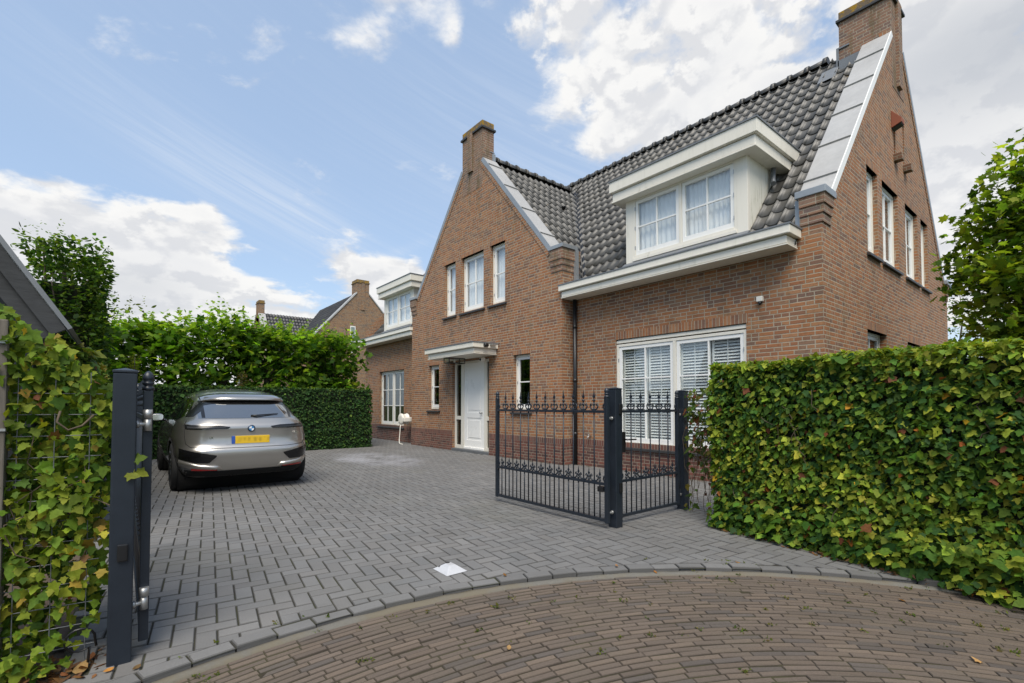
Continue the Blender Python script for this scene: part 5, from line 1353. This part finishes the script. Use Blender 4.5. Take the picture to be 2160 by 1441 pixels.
mb = MB(); mb.tf = TFC
for k in range(4):
    mb.cm = k % 2; pts = [(xb-.0105, .005, .922)]+[(xb-.0105, .005+.033*math.cos(t), .922+.033*math.sin(t)) for t in [math.pi/2*(k+j/6) for j in range(7)]]; mb.prism(pts, (.003, 0, 0))
mb.build('badge_quarters', [M_blue2, M_wht], o)
def lettering(txt, y, z, h):
    cu = bpy.data.curves.new('lettering', 'FONT'); cu.body = txt; cu.size = h; cu.extrude = .002; cu.align_x = 'CENTER'; cu.align_y = 'CENTER'; cu.materials.append(M_chrome)
    t = bpy.data.objects.new('model_lettering', cu); COL.objects.link(t); bpy.context.view_layer.update()
    me = bpy.data.meshes.new_from_object(t); bpy.data.objects.remove(t); 
    o = bpy.data.objects.new('model_lettering', me); COL.objects.link(o); o.parent = car
    dx = bx_(y+.03, z)-bx_(y-.03, z); yaw = math.atan2(dx, .06)
    o.matrix_local = Matrix.Translation(Vector(TFC(bx_(y, z)-.006, y, z))-car.location) @ Matrix.Rotation(math.pi/2-yaw, 4, 'Z') @ Matrix.Rotation(math.pi/2, 4, 'X')
lettering('iX', -.50, .80, .055); lettering('xDrive40', .60, .845, .038)

# ------------------------------------------------------------------ neighbouring house
du, dv = -27.8, .3
nh = empty('neighbour_house', (-39, 7.6, 0), 'distant brown brick house with two chimneys beyond the row of trees', 'house')
def tr_(p): return [(a+du, b_+dv, c) for a, b_, c in p]
mb = MB(); mb.poly(tr_([(UE, 7.57, 0), (UE, 16.03, 0), (UE, 16.03, 4.2), (UE, 12.2, 8.4), (UE, 11.4, 8.4), (UE, 7.57, 4.2)]))
mb.poly(tr_([(-18.58, 7.57, 0), (UE, 7.57, 0), (UE, 7.57, 4.2), (-18.58, 7.57, 4.2)])); mb.poly(tr_([(-14.02, 7.25, 0), (-7.23, 7.25, 0), (-7.23, 7.25, 4.6), (-10.15, 7.25, 7.7), (-11.09, 7.25, 7.7), (-14.02, 7.25, 4.6)])); mb.poly(tr_([(-7.23, 7.25, 0), (-7.23, 10.0, 0), (-7.23, 10, 4.4), (-7.23, 7.25, 4.4)]))
mb.build('wall', M_gable2, nh, recalc=False)
def shift_me(me):
    me.transform(Matrix.Translation((du, dv, 0))); return me
add_tiles(shift_me(tile_field((-11.0, v0, zmain(v0)), (1, 0, 0), UPF, 40, 20, cuts=[((-2.735, 0, 0), (1, 0, 0)), ((KV-11, 11, 0), (-q2, -q2, 0)), ((0, 11.78, 0), (0, 1, 0))], seed=12, ns=5)), 'roof', nh, M_tile2)
add_tiles(shift_me(tile_field((ue, 7.66, zcross(ue)), (0, 1, 0), (-1/s_, 0, SL/s_), 17, 17, cuts=[((KV-11, 11, 0), (q2, q2, 0)), ((-10.60, 0, 0), (-1, 0, 0))], seed=14, ns=5)), 'cross_roof', nh, M_tile2)
for (x0, x1, y0, y1, zb, zt, pil) in ((-11.09, -10.15, 7.25, 7.62, 7, 8.55, (-10.78, -10.56, 7.21, 7.25, 7.55, 8.6)), (-3.3, -2.43, 11.39, 12.21, 7.4, 9.16, (-2.43, -2.39, 11.69, 11.91, 7.4, 9.2))):
    mb = MB(); mb.tf = lambda a, b_, c: (a+du, b_+dv, c); mb.box(x0, x1, y0, y1, zb, zt); mb.box(*pil); o = mb.build('chimney', M_gable2, nh)
    mb = MB(); mb.tf = lambda a, b_, c: (a+du, b_+dv, c); mb.box(x0-.04, x1+.04, y0-.04, y1+.04, zt, zt+.06); mb.box(x0, x1, y0, y1, zt+.06, zt+.22); mb.build('chimney_cap', M_cap, o)
mb = MB(); mb.tf = lambda a, b_, c: (a+du, b_+dv, c)
for a, b_ in (((7.6, 4.2), (11.4, 8.45)), ((16.0, 4.2), (12.2, 8.45))):
    mb = MB(); mb.tf = lambda a, b_, c: (a+du, b_+dv, c); mb.prism([(UE-.45, a[0], a[1]), (UE-.45, b_[0], b_[1]), (UE-.45, b_[0], b_[1]+.1), (UE-.45, a[0], a[1]+.1)], (.5, 0, 0)); mb.build('roof_flashing', M_zincb, nh)
for a, b_ in (((-7.5, 4.6), (-10.15, 7.72)), ((-13.7, 4.6), (-11.09, 7.72))):
    mb = MB(); mb.tf = lambda a, b_, c: (a+du, b_+dv, c); mb.prism([(a[0], 7.22, a[1]), (b_[0], 7.22, b_[1]), (b_[0], 7.22, b_[1]+.1), (a[0], 7.22, a[1]+.1)], (0, .45, 0)); mb.build('roof_flashing', M_zincb, nh)
for y in (11.15, 12.45):
    mb = MB(); mb.box(UE+du-.01, UE+du+.02, y+dv-.17, y+dv+.17, 4.6, 6.3); o = mb.build('window', M_white, nh)
    mb = MB(); mb.box(UE+du-.01, UE+du+.026, y+dv-.12, y+dv+.12, 4.66, 6.24); mb.build('pane', M_glassd, o)

# ------------------------------------------------------------------ dark shed at the left
sd = empty('garden_shed', (-7.5, -1.6, 0), 'old shed with weathered grey barge boards behind the ivy at the left edge', 'shed')
XS = -5.7
def rake2(x0, x1, p, q, n0, n1):
    (a, z), (c, w) = p, q; d = Vector((c-a, w-z)).normalized(); n = Vector((d.y, -d.x)); n = n if n.y < 0 else -n
    pts = [Vector(p)+n*n0, Vector(q)+n*n0, Vector(q)+n*n1, Vector(p)+n*n1]
    return [(x0, k.x, k.y) for k in pts], (x1-x0, 0, 0)
pk = (-1.65, 3.97); ev = (-.375, 1.925)
for name, x0, x1, n0, n1 in (('barge_board', XS, XS+.03, 0, .115), ('barge_board', XS-.035, XS-.004, .112, .225)):
    mb = MB(); mb.prism(*rake2(x0, x1, pk, ev, n0, n1)); mb.build(name, M_board, sd, bevel=.004)
mb = MB(); mb.prism(*rake2(-9.0, XS+.045, (pk[0], pk[1]+.005), (ev[0]+.01, ev[1]-.004), -.035, 0)); mb.prism(*rake2(-9.0, XS+.045, (pk[0], pk[1]+.005), (-2.95, 1.925), -.035, 0)); mb.build('roof', M_lead, sd)
mb = MB(); mb.poly([(-6.1, -2.8, 0), (-6.1, -.62, 0), (-6.1, -.62, 2.0), (-6.1, -1.65, 3.7), (-6.1, -2.8, 2.0)]); mb.poly([(-6.1, -.62, 0), (-9, -.62, 0), (-9, -.62, 2.1), (-6.1, -.62, 2.1)])
mb.build('wall', M_black, sd, recalc=False)
mb = MB(); mb.prism(*rake2(XS-.3, XS-.26, pk, ev, .10, .3)); mb.build('rafter', M_black, sd)

# ------------------------------------------------------------------ sky, sun, camera
SUN_AZ, SUN_EL = R(132), R(57)       # direction the light comes from: azimuth from +y towards +x
w_ = bpy.data.worlds.new('World'); S.world = w_; w_.use_nodes = True; w_.node_tree.nodes.clear(); b = NB(w_.node_tree)
sky = b.new('ShaderNodeTexSky', sky_type='NISHITA', sun_disc=False); sky.sun_elevation = SUN_EL; sky.sun_rotation = SUN_AZ; sky.air_density = 1.0; sky.dust_density = .6; sky.ozone_density = 1.0
D = b.new('ShaderNodeTexCoord').outputs['Generated']; o = b.sep(D)
# azimuth measured from the direction the street looks towards the house (degrees), elevation in degrees
fx, fy = -.7761, .6307
fw = b.m('ADD', b.m('MULTIPLY', o[0], fx), b.m('MULTIPLY', o[1], fy)); rt_ = b.m('ADD', b.m('MULTIPLY', o[0], fy), b.m('MULTIPLY', o[1], -fx))
az = b.m('MULTIPLY', b.m('ARCTAN2', rt_, fw), 57.2958); el = b.m('MULTIPLY', b.m('ARCSINE', o[2]), 57.2958)
inv = b.m('DIVIDE', 1.0, b.m('ADD', b.m('MAXIMUM', o[2], 0.0), .16)); px, py = b.m('MULTIPLY', rt_, inv), b.m('MULTIPLY', fw, inv)
n1 = b.noise(b.comb(px, py, .3), 2.6, 9, .58, dist=.25); n2 = b.noise(b.comb(px, py, 4.3), 1.0, 4, .5)
def puff(up):
    ws = b.noise(b.comb(b.m('MULTIPLY', az, .10), b.m('MULTIPLY', b.m('ADD', el, up), .14), 1.0), 2.0, 5, .6)
    v = b.new('ShaderNodeTexVoronoi', feature='SMOOTH_F1'); v.inputs['Scale'].default_value = 1.0; v.inputs['Smoothness'].default_value = .35
    b.put(v.inputs['Vector'], b.comb(b.m('MULTIPLY_ADD', az, .21, b.m('MULTIPLY', ws, 2.6)), b.m('MULTIPLY_ADD', b.m('ADD', el, up), .30, b.m('MULTIPLY', ws, 2.2)), .5)); return v.outputs['Distance']
pf0, pf1 = puff(0.0), puff(1.1)
n1b = b.noise(b.comb(b.m('MULTIPLY_ADD', px, 1.0, .05), b.m('ADD', py, -.10), .3), 2.6, 6, .58, dist=.25)
def blob(a, e, ra, re, k, tilt=0.):
    dx = b.m('SUBTRACT', az, a); dy = b.m('SUBTRACT', el, e)
    if tilt: dy = b.m('ADD', dy, b.m('MULTIPLY', dx, tilt))
    dx = b.m('DIVIDE', dx, ra); dy = b.m('DIVIDE', dy, re)
    r = b.m('ADD', b.m('MULTIPLY', dx, dx), b.m('MULTIPLY', dy, dy))
    return b.m('MULTIPLY', b.m('POWER', 2.718, b.m('MULTIPLY', r, -1.0)), k)
tot = None
for bl in [(-47, 12.5, 9, 5.0, .44), (-40, 12.5, 6, 5.0, .40), (-34.5, 14.0, 4.5, 4.4, .40), (-28, 9, 8, 4.6, .36), (-41, 7, 10, 5, .34), (-15.0, 12.8, 5.6, 4.6, .46), (-12.5, 15, 3, 2, .2), (-33, 19.2, 2.3, 1.4, .27), (-21, 7, 7, 3, .20), (-22.5, 3, 22, 6, .28),
           (24, 34, 12, 9, .36), (14, 29, 7, 5, .27), (8, 38, 7, 7, .32), (1.0, 37, 5, 6, .26), (-7, 37.5, 1.8, 2.6, .22), (-12, 42, 5, 3.0, .28), (40, 27, 9, 12, .38), (46, 14, 7, 12, .38), (55, 25, 12, 16, .36), (3, 20, 5, 3, .10), (20, 48, 20, 9, .3),
           (33, 17, 10, 6, .3), (-100, 25, 30, 14, .12), (150, 30, 40, 16, .16), (100, 22, 30, 14, .2), (-150, 28, 25, 12, .14)]:
    v = blob(*bl); tot = v if tot is None else b.m('ADD', tot, v)
dens = b.m('ADD', b.m('ADD', b.m('MULTIPLY', tot, 1.15), b.m('MULTIPLY', b.m('SUBTRACT', n1, .5), 1.6)), b.m('ADD', b.m('MULTIPLY', b.m('SUBTRACT', n2, .5), .25), b.m('MULTIPLY', b.m('MULTIPLY', b.m('SUBTRACT', .43, pf0), .36), b.m('MULTIPLY', tot, 2.6, clamp=True))))
mask = b.sm(dens, .16, .40)
# thin streaky cirrus
ci = b.noise(b.comb(b.m('ADD', b.m('MULTIPLY', az, .045), b.m('MULTIPLY', el, .01)), b.m('ADD', b.m('MULTIPLY', el, .95), b.m('MULTIPLY', az, .36)), 2.0), 1.0, 6, .66, dist=1.1)
cw = b.m('ADD', b.m('ADD', blob(-32, 22.5, 12, 3.6, 1.2, .36), blob(-22, 19.5, 6.5, 2.6, .9, .5)), b.m('ADD', blob(-45, 38, 16, 7, .25), b.m('ADD', blob(-5, 28, 16, 10, .45), b.m('ADD', blob(10, 24, 14, 12, .75), blob(-14, 17, 5, .6, .9, -.42)))))
cir = b.m('MULTIPLY', b.m('MULTIPLY', b.m('MULTIPLY_ADD', b.sm(ci, .34, .76), .75, .25), cw), .38, clamp=True)
shade = b.sm(b.m('ADD', b.m('SUBTRACT', n1b, n1), b.m('MULTIPLY', b.m('SUBTRACT', pf0, pf1), .6)), -.10, .13)
core = b.sm(dens, .36, .80)
grey = b.m('MULTIPLY', core, b.m('MULTIPLY_ADD', b.sm(n2, .42, .62), .6, .25))
cc = b.mix(b.m('MULTIPLY', shade, .62), (5.1, 5.05, 4.95), (3.3, 3.4, 3.65)); cc = b.mix(b.m('MULTIPLY', grey, .55), cc, (3.7, 3.8, 4.05))
dark = b.m('ADD', blob(47, 28, 14, 5.0, 1.0), b.m('ADD', blob(-31, 6, 11, 2.2, .6), blob(-38, 11.2, 5, 1.7, .5)), clamp=True)
cc = b.mix(b.m('MULTIPLY', dark, .85), cc, (2.9, 3.05, 3.3))
base = b.mix(1., sky.outputs[0], (1.1, 1.08, 1.0), 'MULTIPLY')
base = b.mix(.6, base, (2.5, 3.3, 4.65))
hz = b.sm(el, 15.0, -1.0); base = b.mix(b.m('MULTIPLY', hz, .5), base, (3.9, 4.4, 5.0))
c = b.mix(cir, base, (3.8, 4.2, 4.8)); c = b.mix(b.m('MULTIPLY', mask, .97), c, cc)
bg = b.new('ShaderNodeBackground', i_Strength=.11); b.put(bg.inputs[0], c); ow = b.new('ShaderNodeOutputWorld'); b.l.new(bg.outputs[0], ow.inputs[0])
w_.cycles.sampling_method = 'MANUAL'; w_.cycles.sample_map_resolution = 512
ld = bpy.data.lights.new('sun', 'SUN'); ld.energy = 2.7; ld.angle = R(40); ld.color = (1, .93, .82); so = bpy.data.objects.new('sun', ld); COL.objects.link(so)
sd_ = Vector((math.sin(SUN_AZ)*math.cos(SUN_EL), math.cos(SUN_AZ)*math.cos(SUN_EL), math.sin(SUN_EL))); so.rotation_euler = sd_.to_track_quat('Z', 'Y').to_euler(); so.location = (0, 0, 20)
cd = bpy.data.cameras.new('camera'); cam = bpy.data.objects.new('camera', cd); COL.objects.link(cam); S.camera = cam
cam.location = (0, 0, H); cam.rotation_euler = (R(90+1.66), 0, R(50.901)); cd.sensor_width = 36; cd.lens = 1016/2160*36; cd.shift_y = (824.56-720.5)/2160; cd.clip_end = 2000; cd.clip_start = .05
S.view_settings.view_transform = 'Standard'; S.view_settings.look = 'None'; S.view_settings.gamma = 1; S.view_settings.exposure = 0.8
S.render.engine = 'CYCLES'; cy = S.cycles; cy.use_denoising = True; cy.max_bounces = 8; cy.transparent_max_bounces = 12; cy.use_adaptive_sampling = True; cy.adaptive_threshold = .01
try: cy.denoiser = 'OPENIMAGEDENOISE'
except Exception: pass
